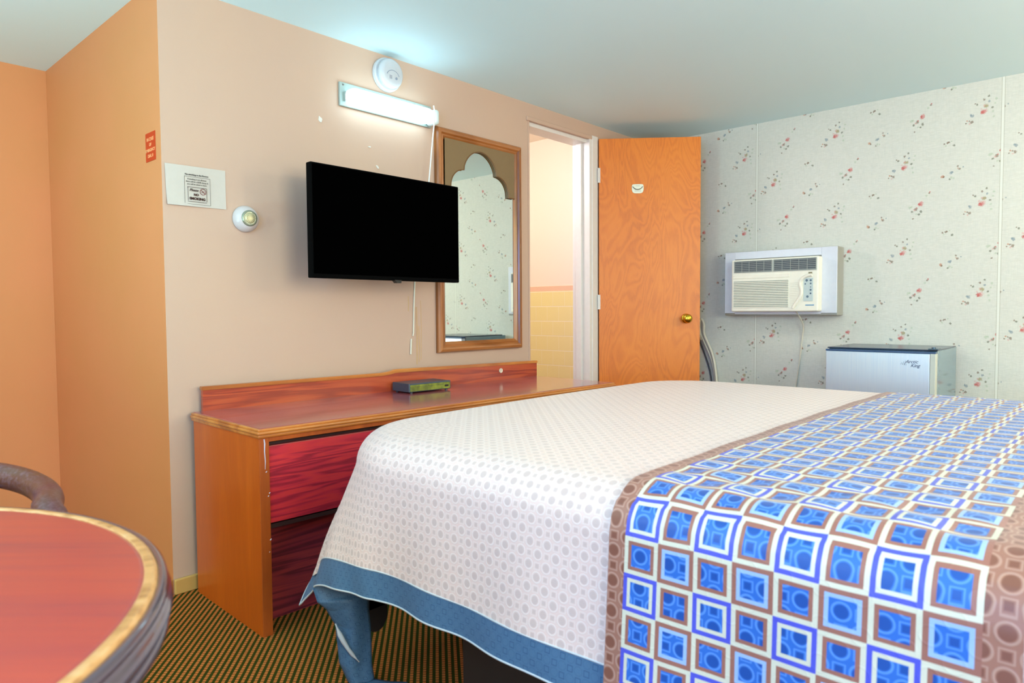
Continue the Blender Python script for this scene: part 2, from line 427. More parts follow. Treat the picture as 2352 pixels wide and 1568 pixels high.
# little metal hanger plate on the door
pl = thing('door_plaque', 'small silvery robe-hook plate high on the orange wooden door', 'plaque', (hx, hy, 0), da)
bm = bmesh.new()
px = (3.694-hx)/math.cos(da)
pts = []
for k in range(40):
    a = 2*PI*k/40; c, s_ = math.cos(a), math.sin(a)
    pts.append((px+0.036*math.copysign(abs(c)**0.45, c), 0.028*math.copysign(abs(s_)**0.6, s_)+0.003*math.cos(2*a)))
prism(bm, pts, 0.0, 0.004, Matrix.Translation((0, 0, 1.747)) @ FACE_A, 0.001)
link('plate', bm, simple('pale_enamel', rgb(220, 222, 205), 0.3, 0.4), pl)
bm = bmesh.new()
tube(bm, [(px-0.030, -0.006, 1.757), (px-0.018, -0.010, 1.742), (px, -0.012, 1.738), (px+0.018, -0.010, 1.742), (px+0.030, -0.006, 1.757)], 0.0022, 8, True, 1)
box(bm, px-0.020, px+0.020, -0.0055, -0.003, 1.729, 1.732); box(bm, px-0.012, px+0.012, -0.0055, -0.003, 1.761, 1.763)
link('hook', bm, M_steel, pl)
# strike plate on the left jamb and a small hook on the bathroom side
bm = bmesh.new(); box(bm, DX0+0.0095, DX0+0.013, YA+0.02, YA+0.055, 0.90, 0.95, 0.001); tag(link('strike_plate', bm, M_steel), 'small steel strike plate on the left door jamb above the dresser', 'strike plate')
bm = bmesh.new(); tube(bm, [(XB-0.001, 3.135, 1.474), (XB-0.03, 3.135, 1.470), (XB-0.034, 3.135, 1.488)], 0.005, 8, True, 1); tag(link('wall_hook', bm, M_black), 'tiny dark hook on the bathroom wall above the tiles', 'hook')

# ------------------------------------------------------------------ mirror
M_frame = wood('mirror_frame_oak', rgb(178, 112, 58), rgb(156, 92, 40), rgb(122, 70, 28), axis=2, rough=0.32, freq=3, coat=0.3)
M_frame_h = wood('mirror_frame_oak_rail', rgb(178, 112, 58), rgb(156, 92, 40), rgb(122, 70, 28), axis=0, rough=0.32, freq=3, coat=0.3)
M_fret = simple('mirror_fret_board', rgb(134, 108, 72), 0.45)
t_ = NT('mirror_glass'); t_.set(Base_Color=rgb(236, 240, 232), Metallic=1.0, Roughness=0.015); M_mirror = t_.m
mir = thing('wall_mirror', 'tall oak-framed wall mirror with a scalloped arch top beside the doorway', 'mirror', (2.521, YA, 0.798))
mx0, mx1, mz1 = -0.302, 0.302, 1.082       # local
def bar_profile(bm, p0, p1, inward):
    """moulded frame rail from p0 to p1 (local xz), mitred, inward = unit xz vector towards the glass"""
    prof = [(0.0, 0.0), (0.0, 0.018), (0.006, 0.027), (0.016, 0.030), (0.024, 0.028), (0.030, 0.020), (0.038, 0.022), (0.045, 0.016), (0.052, 0.010), (0.052, 0.0)]
    d = (Vector(p1)-Vector(p0)).normalized(); q0, q1 = [], []
    for w_, h_ in prof:
        a = Vector(p0)+Vector(inward)*w_+d*w_; b_ = Vector(p1)+Vector(inward)*w_-d*w_
        q0.append(bm.verts.new((a.x, -h_-0.001, a.y))); q1.append(bm.verts.new((b_.x, -h_-0.001, b_.y)))
    for i in range(len(prof)-1): bm.faces.new((q0[i], q0[i+1], q1[i+1], q1[i]))
    bmesh.ops.recalc_face_normals(bm, faces=bm.faces)
for p0, p1, inn, mt in (((mx0, 0), (mx1, 0), (0, 1), M_frame_h), ((mx0, mz1), (mx1, mz1), (0, -1), M_frame_h), ((mx0, 0), (mx0, mz1), (1, 0), M_frame), ((mx1, 0), (mx1, mz1), (-1, 0), M_frame)):
    bm = bmesh.new(); bar_profile(bm, p0, p1, inn); link('frame', bm, mt, mir)
bm = bmesh.new(); box(bm, mx0+0.03, mx1-0.03, -0.008, -0.002, 0.03, mz1-0.03); link('mirror_glass', bm, M_mirror, mir)
# fret board with the ogee arch (opening from the points measured in the photo)
def arch_pts():
    L = [(-0.250, 0.800), (-0.212, 0.800)]
    for k in range(0, 15):                                  # left shoulder, convex bite
        a = PI - (PI/2)*k/14; L.append((-0.122+0.090*math.cos(a), 0.812+0.088*math.sin(a)))
    for k in range(0, 25):                                  # centre lobe
        a = math.radians(158) - math.radians(136)*k/24; L.append((-0.005+0.124*math.cos(a), 0.870+0.135*math.sin(a)))
    for k in range(0, 15):
        a = (PI/2) - (PI/2)*k/14; L.append((0.112+0.092*math.cos(a), 0.812+0.088*math.sin(a)))
    L += [(0.204, 0.800), (0.250, 0.800)]
    return L
A_ = arch_pts(); top = mz1-0.045
bm = bmesh.new()
fr, bk, frt, bkt = [], [], [], []
for x, z in A_:
    fr.append(bm.verts.new((x, -0.019, z))); bk.append(bm.verts.new((x, -0.009, z)))
    frt.append(bm.verts.new((x, -0.019, top))); bkt.append(bm.verts.new((x, -0.009, top)))
for i in range(len(A_)-1):
    if abs(A_[i+1][0]-A_[i][0]) > 1e-5:
        bm.faces.new((fr[i], fr[i+1], frt[i+1], frt[i]))
    bm.faces.new((fr[i], bk[i], bk[i+1], fr[i+1]))
bmesh.ops.recalc_face_normals(bm, faces=bm.faces)
link('arched_fret', bm, M_fret, mir)
bm = bmesh.new(); tube(bm, [(x, -0.0195, z) for x, z in A_], 0.003, 6); link('fret_edge', bm, simple('fret_edge_brown', rgb(120, 84, 48), 0.4), mir)

# ------------------------------------------------------------------ television
tv = thing('television', 'flat black television on a bracket above the dresser', 'television', (1.772, 2.28, 1.127))
M_screen = simple('black_screen', (0.0005, 0.0005, 0.0005, 1), 0.9, spec=0.0)
bm = bmesh.new(); box(bm, -0.373, 0.373, -0.012, 0.020, 0, 0.427, 0.004)
box(bm, -0.22, 0.22, 0.020, 0.05, 0.05, 0.33, 0.012); link('cabinet', bm, M_black and simple('black_tv_plastic', (0.001, 0.001, 0.001, 1), 0.8, spec=0.05), tv)
bm = bmesh.new(); box(bm, -0.366, 0.366, -0.0135, -0.011, 0.016, 0.421); link('screen', bm, M_screen, tv)
bm = bmesh.new(); prism(bm, [(0.010, 0.002), (0.045, 0.002), (0.043, -0.010), (0.022, -0.010)], 0.0, 0.022, Matrix.Translation((0, 0.010, 0)) @ FACE_A); link('sensor_tab', bm, M_black, tv)
bm = bmesh.new(); box(bm, -0.06, 0.06, 0.048, 0.06, 0.12, 0.30, 0.003); box(bm, -0.02, 0.02, 0.06, 0.215, 0.18, 0.23, 0.004); box(bm, -0.08, 0.08, 0.215, 0.2335, 0.08, 0.33, 0.003)
link('wall_bracket', bm, M_black, tv)
# cable from the television to the dresser
bm = bmesh.new(); tube(bm, [(2.094, 2.500, 1.30), (2.088, 2.509, 1.13), (2.080, 2.509, 1.02), (2.076, 2.509, 0.90), (2.072, 2.509, 0.885)], 0.0035, 8)
tube(bm, [(2.062, 2.509, 0.872), (2.058, 2.509, 0.80)], 0.004, 8)
tag(link('television_cable', bm, M_cord), 'thin white cable down the wall below the television', 'cable')
M_stain = simple('yellowed_paint_drip', rgb(206, 168, 122), 0.6)
bm = bmesh.new()
for x, z0, z1, r in ((2.098, 0.75, 1.02, 0.004), (2.112, 0.76, 0.93, 0.003), (2.050, 1.00, 1.07, 0.0025), (2.125, 0.77, 1.05, 0.002)):
    tube(bm, [(x, 2.5145, z0), (x+0.002, 2.514, (z0+z1)/2), (x, 2.5145, z1)], r, 6)
tag(link('paint_drip', bm, M_stain), 'yellowed paint drips on the wall left of the mirror foot', 'paint drip')
# nail and chips in the plaster
M_chip = simple('white_filler', rgb(228, 224, 214), 0.7)
for (x, z, w_, h_, rot) in ((1.885, 1.640, 0.026, 0.010, -0.7), (1.600, 1.79, 0.018, 0.030, 0.2), (1.845, 1.72, 0.016, 0.006, 0.1)):
    bm = bmesh.new()
    pts = [(w_*math.cos(2*PI*k/10)*random.uniform(0.6, 1.1)/2, h_*math.sin(2*PI*k/10)*random.uniform(0.6, 1.1)/2) for k in range(10)]
    prism(bm, pts, 0.0, 0.003, on_A(x, YA+0.0005, z) @ Matrix.Rotation(rot, 4, 'Z'))
    tag(link('plaster_lump', bm, M_chip), {1.885: 'small white plaster lump just above the television', 1.600: 'white filler scar left of the lit lamp', 1.845: 'tiny filler mark just under the lit lamp'}[x], 'plaster lump', 'filler marks on the television wall')

# ------------------------------------------------------------------ fluorescent lamp
fl = thing('wall_light', 'white fluorescent wall light, switched on, above the television', 'lamp', (1.942, YA, 1.915))
bm = bmesh.new(); box(bm, -0.253, 0.253, -0.012, -0.001, -0.050, 0.050, 0.003); box(bm, -0.235, 0.225, -0.03, -0.010, -0.030, 0.010, 0.003)
link('back_plate', bm, simple('pale_lamp_enamel', rgb(160, 172, 164), 0.35), fl)
t_ = NT('glowing_diffuser'); t_.set(Base_Color=(0.9, 0.95, 1, 1), Emission_Color=(0.52, 0.84, 1.0, 1), Roughness=0.4); t_.b.inputs['Emission Strength'].default_value = 6.0
bm = bmesh.new(); box(bm, -0.236, 0.212, -0.085, -0.012, -0.047, 0.018, 0.022, 4); link('diffuser', bm, t_.m, fl, smooth=True)
bm = bmesh.new(); box(bm, 0.213, 0.250, -0.080, -0.012, -0.049, 0.022, 0.016, 3); link('end_cap', bm, simple('end_cap_plastic', rgb(226, 240, 238), 0.3, Emission_Strength=0.0), fl, smooth=True)
for x, z in ((-0.236, 0.038), (0.150, 0.036), (0.240, 0.036)):
    bm = bmesh.new(); lathe(bm, [(0, 0.015), (0.004, 0.0145), (0.004, 0.011)], 12, Matrix.Translation((x, 0, z)) @ FACE_A); link('screw', bm, M_steel, fl)
bm = bmesh.new()
tube(bm, [(0.205, -0.084, 0.030), (0.206, -0.090, 0.0), (0.202, -0.090, -0.05), (0.196, -0.080, -0.15), (0.190, -0.060, -0.33), (0.186, -0.05, -0.42)], 0.0030, 8, True, 1)
link('pull_cord', bm, simple('white_pull_cord', rgb(238, 240, 232), 0.6), fl)

# ------------------------------------------------------------------ smoke detector
sd = thing('smoke_detector', 'round white smoke detector on the wall above the light', 'smoke detector', (1.938, YA, 2.050))
M_sm = simple('smoke_detector_plastic', rgb(198, 198, 200), 0.4)
bm = bmesh.new(); lathe(bm, [(0, 0.001), (0.072, 0.001), (0.074, 0.006), (0.073, 0.018), (0.068, 0.021), (0, 0.021)], 56, FACE_A); link('mounting_base', bm, M_sm, sd, smooth=False)
bm = bmesh.new(); lathe(bm, [(0.060, 0.021), (0.060, 0.027), (0.064, 0.029), (0.064, 0.042), (0.058, 0.050), (0.045, 0.054), (0.0, 0.055)], 56, FACE_A); link('cover', bm, M_sm, sd, smooth=True)
bm = bmesh.new()
tube(bm, [(0.034*math.cos(a), -0.0545, -0.018+0.028*math.sin(a)) for a in [math.radians(15+150*k/12) for k in range(13)]], 0.0016, 6)
lathe(bm, [(0, 0.0565), (0.006, 0.056), (0.006, 0.05)], 16, Matrix.Translation((0.018, 0, -0.022)) @ FACE_A)
for k in range(3): box(bm, -0.020+0.0, -0.006, -0.0560, -0.053, -0.028+k*0.006, -0.026+k*0.006)
link('vent_and_button', bm, M_dkgrey and simple('grey_vent_slots', rgb(140, 146, 160), 0.5), sd)

# ------------------------------------------------------------------ thermostat
th = thing('thermostat', 'round white dial thermostat on the peach wall', 'thermostat', (1.266, YA, 1.352))
bm = bmesh.new(); lathe(bm, [(0, 0.001), (0.049, 0.001), (0.050, 0.006), (0.048, 0.016), (0.043, 0.026), (0.035, 0.034), (0.031, 0.036), (0.0, 0.036)], 48, FACE_A)
link('housing', bm, simple('thermostat_plastic', rgb(206, 198, 196), 0.25), th, smooth=True)
bm = bmesh.new(); lathe(bm, [(0.030, 0.036), (0.030, 0.041), (0.026, 0.043), (0.020, 0.0425)], 40, FACE_A)
link('dial_ring', bm, simple('grey_green_dial', rgb(150, 158, 138), 0.25, 0.5), th, smooth=True)
bm = bmesh.new(); lathe(bm, [(0.020, 0.038), (0.020, 0.0425), (0.014, 0.044), (0.0, 0.0445)], 40, FACE_A)
link('dial_face', bm, simple('brassy_dial', rgb(198, 192, 150), 0.3, 0.3), th, smooth=True)
bm = bmesh.new()
for k in range(24):
    a = 2*PI*k/24; 
    if 4 < k < 8: continue
    box(bm, 0.0225*math.cos(a)-0.0008, 0.0225*math.cos(a)+0.0008, -0.0440, -0.0425, 0.0225*math.sin(a)-0.0008, 0.0225*math.sin(a)+0.0008)
    if k % 2: box(bm, 0.0125*math.cos(a)-0.0008, 0.0125*math.cos(a)+0.0008, -0.0452, -0.0440, 0.0125*math.sin(a)-0.0008, 0.0125*math.sin(a)+0.0008)
link('dial_marks', bm, M_dkgrey, th)

# ------------------------------------------------------------------ paper notice and red sticker
no = thing('paper_notice', 'white paper no-smoking notice taped left of the thermostat', 'notice', (1.0885, YA, 1.4495))
bm = bmesh.new()
nx, nz = 16, 10; g = []
for i in range(nx+1):
    row = []
    for j in range(nz+1):
        u, v_ = i/nx, j/nz
        curl = 0.0012+0.006*max(0, 0.25-v_)*4*(0.3+0.7*max(0, 1-u*1.5))+0.0012*(1+math.sin(u*5))
        row.append(bm.verts.new((-0.106+0.212*u+0.004*(1-v_)*(1-u)-0.003*(1-u), -curl, -0.072+0.142*v_+0.003*u)))
    g.append(row)
for i in range(nx):
    for j in range(nz): bm.faces.new((g[i][j], g[i+1][j], g[i+1][j+1], g[i][j+1]))
link('sheet', bm, simple('white_paper', rgb(206, 198, 186), 0.8), no, smooth=True)
bm = bmesh.new()
def T(y): return Matrix.Translation((0, y, 0)) @ FACE_A
def outline(bm, x0, x1, z0, z1, w_, y):
    for (a, b_, c, d) in ((x0, x1, z0, z0+w_), (x0, x1, z1-w_, z1), (x0, x0+w_, z0, z1), (x1-w_, x1, z0, z1)): box(bm, a, b_, y-0.0004, y, c, d)
yo = -0.0062
text_bm(bm, 'No smoking in the Rooms', 0.0078, Matrix.Translation((-0.001, yo, 0.041)) @ FACE_A, bold=0.0001)
outline(bm, -0.045, 0.047, -0.063, 0.034, 0.0008, yo)
for k, s_ in enumerate(('If smoking is not allowed,', 'there will be a $250 charge &', 'you will be asked to leave.')):
    text_bm(bm, s_, 0.0066, Matrix.Translation((0.0, yo, 0.025-k*0.0088)) @ FACE_A)
link('small_print', bm, M_ink, no)
bm = bmesh.new()
for x in range(16):
    for zz in (-0.004, -0.055): box(bm, -0.034+x*0.0043, -0.0315+x*0.0043, yo-0.0003, yo, zz, zz+0.0022)
for z in range(11):
    for xx in (-0.034, 0.0325): box(bm, xx, xx+0.0022, yo-0.0003, yo, -0.050+z*0.0043, -0.0475+z*0.0043)
text_bm(bm, 'Please', 0.0125, Matrix.Translation((-0.012, yo, -0.013)) @ FACE_A, bold=0.0002, shear=0.3)
text_bm(bm, 'NO', 0.0110, Matrix.Translation((-0.004, yo, -0.029)) @ FACE_A, bold=0.0005)
text_bm(bm, 'SMOKING', 0.0125, Matrix.Translation((0.0, yo, -0.043)) @ FACE_A, bold=0.0005)
link('bold_print', bm, simple('dark_brown_ink', rgb(64, 30, 22), 0.8), no)
bm = bmesh.new()
tube(bm, [(0.020+0.0105*math.cos(2*PI*k/24), yo-0.0004, -0.016+0.0105*math.sin(2*PI*k/24)) for k in range(25)], 0.0009, 6)
tube(bm, [(0.013, yo-0.0004, -0.009), (0.027, yo-0.0004, -0.023)], 0.0009, 6); tube(bm, [(0.015, yo-0.0004, -0.018), (0.025, yo-0.0004, -0.014)], 0.0009, 6)
link('no_smoking_symbol', bm, simple('dark_red_ink', rgb(130, 50, 44), 0.8), no)

st = thing('sticker', 'small red-orange instruction sticker on the narrow side wall', 'sticker', (XC, 2.602, 1.587))
FC = Matrix(((0, 0, -1, 0), (-1, 0, 0, 0), (0, 1, 0, 0), (0, 0, 0, 1)))
bm = bmesh.new(); box(bm, -0.0018, -0.0004, -0.043, 0.043, -0.050, 0.050); link('card', bm, simple('red_orange_card', rgb(206, 58, 12), 0.45), st)
bm = bmesh.new()
for s_, z, sz in (('IN CASE', 0.026, 0.017), ('OF', 0.007, 0.015), ('EMERGENCY', -0.012, 0.0145), ('DIAL 0', -0.032, 0.016)):
    text_bm(bm, s_, sz, Matrix.Translation((-0.0020, 0, z)) @ FC, bold=0.0004)
link('lettering', bm, simple('pale_orange_print', rgb(255, 170, 110), 0.6), st)

# ------------------------------------------------------------------ dresser
M_side = wood('dresser_side_laminate', rgb(219, 108, 25), rgb(208, 98, 20), rgb(195, 87, 16), axis=2, rough=0.33, freq=1.5, coat=0.2)
M_edge = wood('dresser_edge_wood', rgb(214, 138, 62), rgb(196, 116, 48), rgb(164, 90, 38), axis=0, rough=0.28, freq=2, coat=0.4)
M_top = wood('dresser_top_mahogany', rgb(186, 95, 98), rgb(171, 85, 88), rgb(149, 69, 75), axis=0, rough=0.22, freq=3, coat=0.7)
M_drw = wood('drawer_red_mahogany', rgb(218, 56, 58), rgb(204, 46, 62), rgb(160, 34, 50), axis=0, scale=(1.2, 1, 3.4), rough=0.36, freq=8, warp=0.8, coat=0.15)
M_post = wood('dresser_corner_wood', rgb(214, 112, 44), rgb(198, 98, 36), rgb(170, 80, 30), axis=2, rough=0.3, freq=1.5, coat=0.3)
M_low = wood('lower_panel_mahogany', rgb(191, 69, 72), rgb(166, 57, 70), rgb(125, 43, 57), axis=0, scale=(0.8, 1, 2.5), rough=0.45, freq=9, warp=0.8)
M_rail = wood('dresser_rail_wood', rgb(190, 84, 46), rgb(178, 72, 42), rgb(150, 56, 38), axis=0, scale=(1.2, 1, 2.6), rough=0.3, freq=6, warp=0.8, coat=0.3)
M_dark = simple('dark_recess', rgb(52, 22, 18), 0.6)
TH = math.radians(-2.156); L_, D_, ZT = 1.80, 0.537, 0.647
dr = thing('dresser', 'long low reddish-brown wooden dresser under the television', 'dresser', (1.019, 1.966, 0), TH)
bm = bmesh.new(); box(bm, 0.0, 0.020, 0.004, D_-0.03, 0.0, ZT-0.030, 0.001); link('side_panel', bm, M_side, dr)
bm = bmesh.new(); box(bm, L_-0.020, L_, 0.004, D_-0.03, 0.0, ZT-0.030, 0.001); link('side_panel', bm, M_side, dr)
bm = bmesh.new(); box(bm, 0.0005, 0.032, 0.0, 0.0042, 0.0, ZT-0.030, 0.001); box(bm, 0.032, L_-0.02, 0.0, 0.0042, ZT-0.044, ZT-0.030, 0.001); box(bm, L_-0.032, L_-0.0005, 0.0, 0.0042, 0, ZT-0.044, 0.001); link('face_frame', bm, M_post, dr)
bm = bmesh.new(); box(bm, 0.021, L_-0.021, 0.130, D_-0.04, 0.02, ZT-0.031); box(bm, 0.021, L_-0.021, 0.030, 0.130, 0.345, ZT-0.031); link('carcass', bm, M_dark, dr)
# worktop with a stepped moulded edge
bm = bmesh.new()
box(bm, -0.006, L_+0.010, -0.008, D_-0.02, ZT-0.030, ZT-0.019, 0.004)
box(bm, -0.010, L_+0.014, -0.013, D_-0.02, ZT-0.020, ZT-0.009, 0.005)
box(bm, -0.005, L_+0.009, -0.007, D_-0.02, ZT-0.010, ZT-0.0015, 0.003)
link('top_moulding', bm, M_edge, dr)
bm = bmesh.new(); box(bm, 0.004, L_, 0.002, D_-0.02, ZT-0.004, ZT, 0.001); link('top_panel', bm, M_top, dr)
ncol = 3; cw = (L_-0.064)/ncol
for c in range(ncol):
    x0 = 0.034+c*cw+(0.004 if c else 0); x1 = 0.034+(c+1)*cw-0.004
    for z0, z1, hgt in ((0.347, 0.600, 1),):
        bm = bmesh.new(); box(bm, x0, x1, 0.010, 0.028, z0, z1-0.012, 0.002); d_ = link('drawer', bm, M_drw, dr)
        bm = bmesh.new(); box(bm, x0, x1, 0.026, 0.030, z1-0.012, z1+0.012, 0.001); link('finger_pull', bm, M_dark, d_)
        bm = bmesh.new(); box(bm, x0, x1, 0.0092, 0.013, z1-0.0135, z1-0.0115, 0.0004); link('edge_strip', bm, simple('pink_wear_line', rgb(196, 96, 84), 0.4), d_)
bm = bmesh.new(); box(bm, 0.021, L_-0.021, 0.105, 0.125, 0.0, 0.33); link('lower_panel', bm, M_low, dr)
bm = bmesh.new(); box(bm, 0.021, L_-0.021, 0.012, 0.13, 0.330, 0.3425); link('drawer_shelf', bm, M_dark, dr)
# back rail with the stepped top
bm = bmesh.new()
rp = [(0.035, 0.0)]
zl, zr = 0.083, 0.083
top_l = [(0.035, 0.086), (0.80, 0.082), (0.84, 0.085), (0.875, 0.092), (0.90, 0.092), (L_+0.008, 0.080)]
pts = [(0.035, 0.0)]+top_l+[(L_+0.008, 0.0)]
prism(bm, pts, 0.0, 0.016, Matrix.Translation((0, D_-0.012, ZT)) @ FACE_A)
rl = link('back_rail', bm, M_rail, dr)
bm = bmesh.new()
tt = [(0.030, 0.075), (0.030, 0.089), (0.80, 0.085), (0.84, 0.088), (0.875, 0.096), (0.90, 0.096), (L_+0.010, 0.083), (L_+0.010, 0.070), (0.90, 0.080), (0.875, 0.080), (0.84, 0.074), (0.80, 0.071)]
prism(bm, tt, 0.0, 0.022, Matrix.Translation((0, D_-0.012, ZT)) @ FACE_A, 0.002)
link('rail_moulding', bm, M_edge, rl)
bm = bmesh.new(); lathe(bm, [(0, 0.002), (0.007, 0.002), (0.008, 0.0), (0.012, 0.001), (0.012, 0.004), (0.0115, 0.005), (0.008, 0.004), (0.007, 0.003)], 32, Matrix.Translation((1.532, D_-0.029, ZT+0.047)) @ FACE_A)
link('cable_grommet', bm, simple('cream_grommet', rgb(230, 214, 190), 0.4), dr)
# chips and scratches on the worn front corner
M_wear = simple('bare_pale_chip', rgb(206, 190, 200), 0.6)
bm = bmesh.new()
pts = [(0.0155, ZT-0.034), (0.0175, 0.60), (0.0165, 0.575), (0.0185, 0.545), (0.0175, 0.520)]
tube(bm, [(x, -0.0002, z) for x, z in pts], [0.0022, 0.0026, 0.0018, 0.0016, 0.0008], 6)
link('worn_edge', bm, M_wear, dr)
for x, z, r in ((0.021, 0.512, 0.0018), (0.030, 0.445, 0.0018), (0.026, 0.436, 0.0016), (0.0305, 0.30, 0.0022), (0.026, 0.262, 0.0012)):
    bm = bmesh.new(); tube(bm, [(x-r, -0.0002, z-r), (x+r, -0.0002, z+r)], r*0.8, 6); link('chip', bm, M_wear, dr)

# set-top box
sb = thing('cable_box', 'small black cable box with a greenish front on the dresser', 'cable box', (1.99, 2.355, ZT), math.radians(-4))
bm = bmesh.new(); box(bm, -0.113, 0.113, -0.065, 0.060, 0.006, 0.043, 0.002); link('case', bm, simple('blue_black_metal_case', rgb(72, 84, 98), 0.35, 0.4), sb)
t_ = NT('olive_display_front'); v_ = t_.coord(); n_ = t_.noise(v_, 30, 3)
t_.set(Base_Color=t_.mix(t_.mapr(n_, 0.4, 0.65), rgb(96, 104, 34), rgb(140, 148, 46)), Roughness=0.15)
bm = bmesh.new(); box(bm, -0.108, 0.108, -0.068, -0.0645, 0.009, 0.037, 0.001); fp = link('front_panel', bm, t_.m, sb)
bm = bmesh.new()
text_bm(bm, '=', 0.012, Matrix.Translation((-0.094, -0.0685, 0.018)) @ FACE_A)
box(bm, -0.08, 0.07, -0.0686, -0.0678, 0.028, 0.0288); box(bm, 0.078, 0.098, -0.0690, -0.0678, 0.018, 0.026)
link('buttons', bm, M_black, fp)
for x in (-0.095, 0.095):
    for y in (-0.055, 0.05):
        bm = bmesh.new(); lathe(bm, [(0, 0), (0.006, 0), (0.006, 0.0065), (0, 0.0065)], 16, Matrix.Translation((x, y, 0))); link('foot', bm, M_dkgrey, sb)

# ------------------------------------------------------------------ air conditioner in its wall sleeve
ac = thing('air_conditioner', 'ivory window air conditioner in a white sleeve on the floral wall', 'air conditioner', (XB, 1.587, 1.155))
M_slv = simple('white_sleeve_paint', rgb(228, 230, 238), 0.5); M_old = paint('weathered_sleeve_side', rgb(150, 142, 124), rgb(176, 176, 170), 0.3)
# local frame: x = world x (negative to the room), y = world y
bm = bmesh.new()
box(bm, -0.100, -0.001, -0.333, 0.333, -0.193, 0.195, 0.004); link('sleeve', bm, M_old, ac)
bm = bmesh.new()
for (y0, y1, z0, z1) in ((-0.330, -0.245, -0.180, 0.194), (0.268, 0.332, -0.180, 0.194), (-0.245, 0.268, 0.150, 0.194)): box(bm, -0.106, -0.098, y0, y1, z0, z1, 0.002)
box(bm, -0.105, -0.098, -0.245, 0.268, -0.185, -0.168, 0.002)
link('sleeve_face', bm, M_slv, ac)
M_acw = simple('aged_ivory_plastic', rgb(254, 249, 230), 0.4)
bm = bmesh.new(); box(bm, -0.166, -0.100, -0.250, 0.262, -0.170, 0.142, 0.008, 3); body = link('body', bm, M_acw, ac)
# upper louvre openings
M_slot = simple('dark_slot', rgb(84, 92, 98), 0.6); M_fin = simple('grey_louvre', rgb(168, 172, 164), 0.4)
for (y0, y1, dark) in ((0.015, 0.240, 0), (-0.236, 0.000, 1)):
    bm = bmesh.new(); box(bm, -0.1675, -0.1655, y0, y1, 0.068, 0.130); lv = link('air_outlet', bm, M_slot, ac)
    bm = bmesh.new()
    for k in range(6): box(bm, -0.170, -0.1665, y0, y1, 0.071+k*0.0105, 0.0738+k*0.0105)
    for k in range(1, 5): box(bm, -0.1705, -0.168, y0+(y1-y0)*k/5-0.001, y0+(y1-y0)*k/5+0.001, 0.068, 0.130)
    outline_y = ((y0-0.004, y0, 0.064, 0.134), (y1, y1+0.004, 0.064, 0.134), (y0, y1, 0.130, 0.134), (y0, y1, 0.064, 0.068))
    for a, b_, c, d in outline_y: box(bm, -0.171, -0.166, a, b_, c, d)
    link('louvre', bm, M_fin, lv)
# intake grille
bm = bmesh.new(); box(bm, -0.1675, -0.1655, -0.082, 0.246, -0.145, 0.012); gr = link('intake_grille', bm, simple('grille_shadow', rgb(150, 158, 146), 0.6), ac)
bm = bmesh.new()
for k in range(16): box(bm, -0.1710, -0.1665, -0.084, 0.248, -0.146+k*0.00985, -0.1405+k*0.00985, 0.001)
link('grille_slats', bm, M_acw, gr)
bm = bmesh.new(); box(bm, -0.1690, -0.1655, -0.090, 0.250, 0.028, 0.052, 0.002); link('filter_tab', bm, M_acw, ac)
bm = bmesh.new()
for k in range(14): box(bm, -0.1680, -0.1655, -0.142+0.0009*abs(k-7), -0.094, -0.135+k*0.0098, -0.1335+k*0.0098)
link('side_ribs', bm, M_ivory, ac)
# S-shaped divider and control panel
bm = bmesh.new()
tube(bm, [(-0.168, -0.215, 0.036), (-0.168, -0.190, 0.034), (-0.168, -0.160, 0.018), (-0.168, -0.148, -0.012), (-0.168, -0.160, -0.048), (-0.168, -0.158, -0.080), (-0.168, -0.135, -0.115), (-0.168, -0.110, -0.150)], 0.0095, 10, True, 3)
link('swoosh_trim', bm, M_acw, ac, smooth=True)
bm = bmesh.new(); box(bm, -0.1685, -0.1655, -0.222, -0.170, -0.112, 0.020, 0.001); cp = link('control_panel', bm, simple('pale_blue_panel', rgb(206, 218, 214), 0.35), ac)
bm = bmesh.new()
for (y, z, r) in ((-0.187, 0.006, 0.007), (-0.209, 0.006, 0.006), (-0.209, -0.012, 0.005), (-0.179, -0.014, 0.004), (-0.209, -0.032, 0.003), (-0.209, -0.048, 0.0055), (-0.209, -0.068, 0.005), (-0.192, -0.086, 0.007)):
    lathe(bm, [(0, 0.001), (r, 0.001), (r, 0.0), (0, 0)], 16, on_B(-0.1686, y, z))
link('buttons', bm, simple('grey_blue_buttons', rgb(104, 126, 140), 0.4), cp)
bm = bmesh.new(); box(bm, -0.1672, -0.1655, -0.228, -0.180, -0.137, -0.131, 0.0005); link('maker_badge', bm, simple('blue_badge', rgb(110, 160, 196), 0.4), ac)
bm = bmesh.new(); box(bm, -0.1695, -0.1655, -0.216, -0.196, 0.042, 0.053, 0.001); link('indicator', bm, simple('brown_indicator', rgb(150, 140, 110), 0.4), ac)
bm = bmesh.new()
tube(bm, [(-0.12, 0.140-0.25, -0.165), (-0.085, 0.130-0.25, -0.20), (-0.027, 1.462-1.587, -0.255), (-0.010, 1.478-1.587, -0.33), (-0.006, 1.489-1.587, -0.44), (-0.006, 1.510-1.587, -0.60), (-0.006, 1.53-1.587, -0.78), (-0.02, 1.54-1.587, -1.02)], 0.0042, 8, True, 2)
link('power_cord', bm, M_cord, ac, smooth=True)
bm = bmesh.new(); box(bm, -0.020, -0.001, -0.115, -0.045, -0.93, -0.82, 0.002); link('outlet_box_plug', bm, M_ivory, ac)

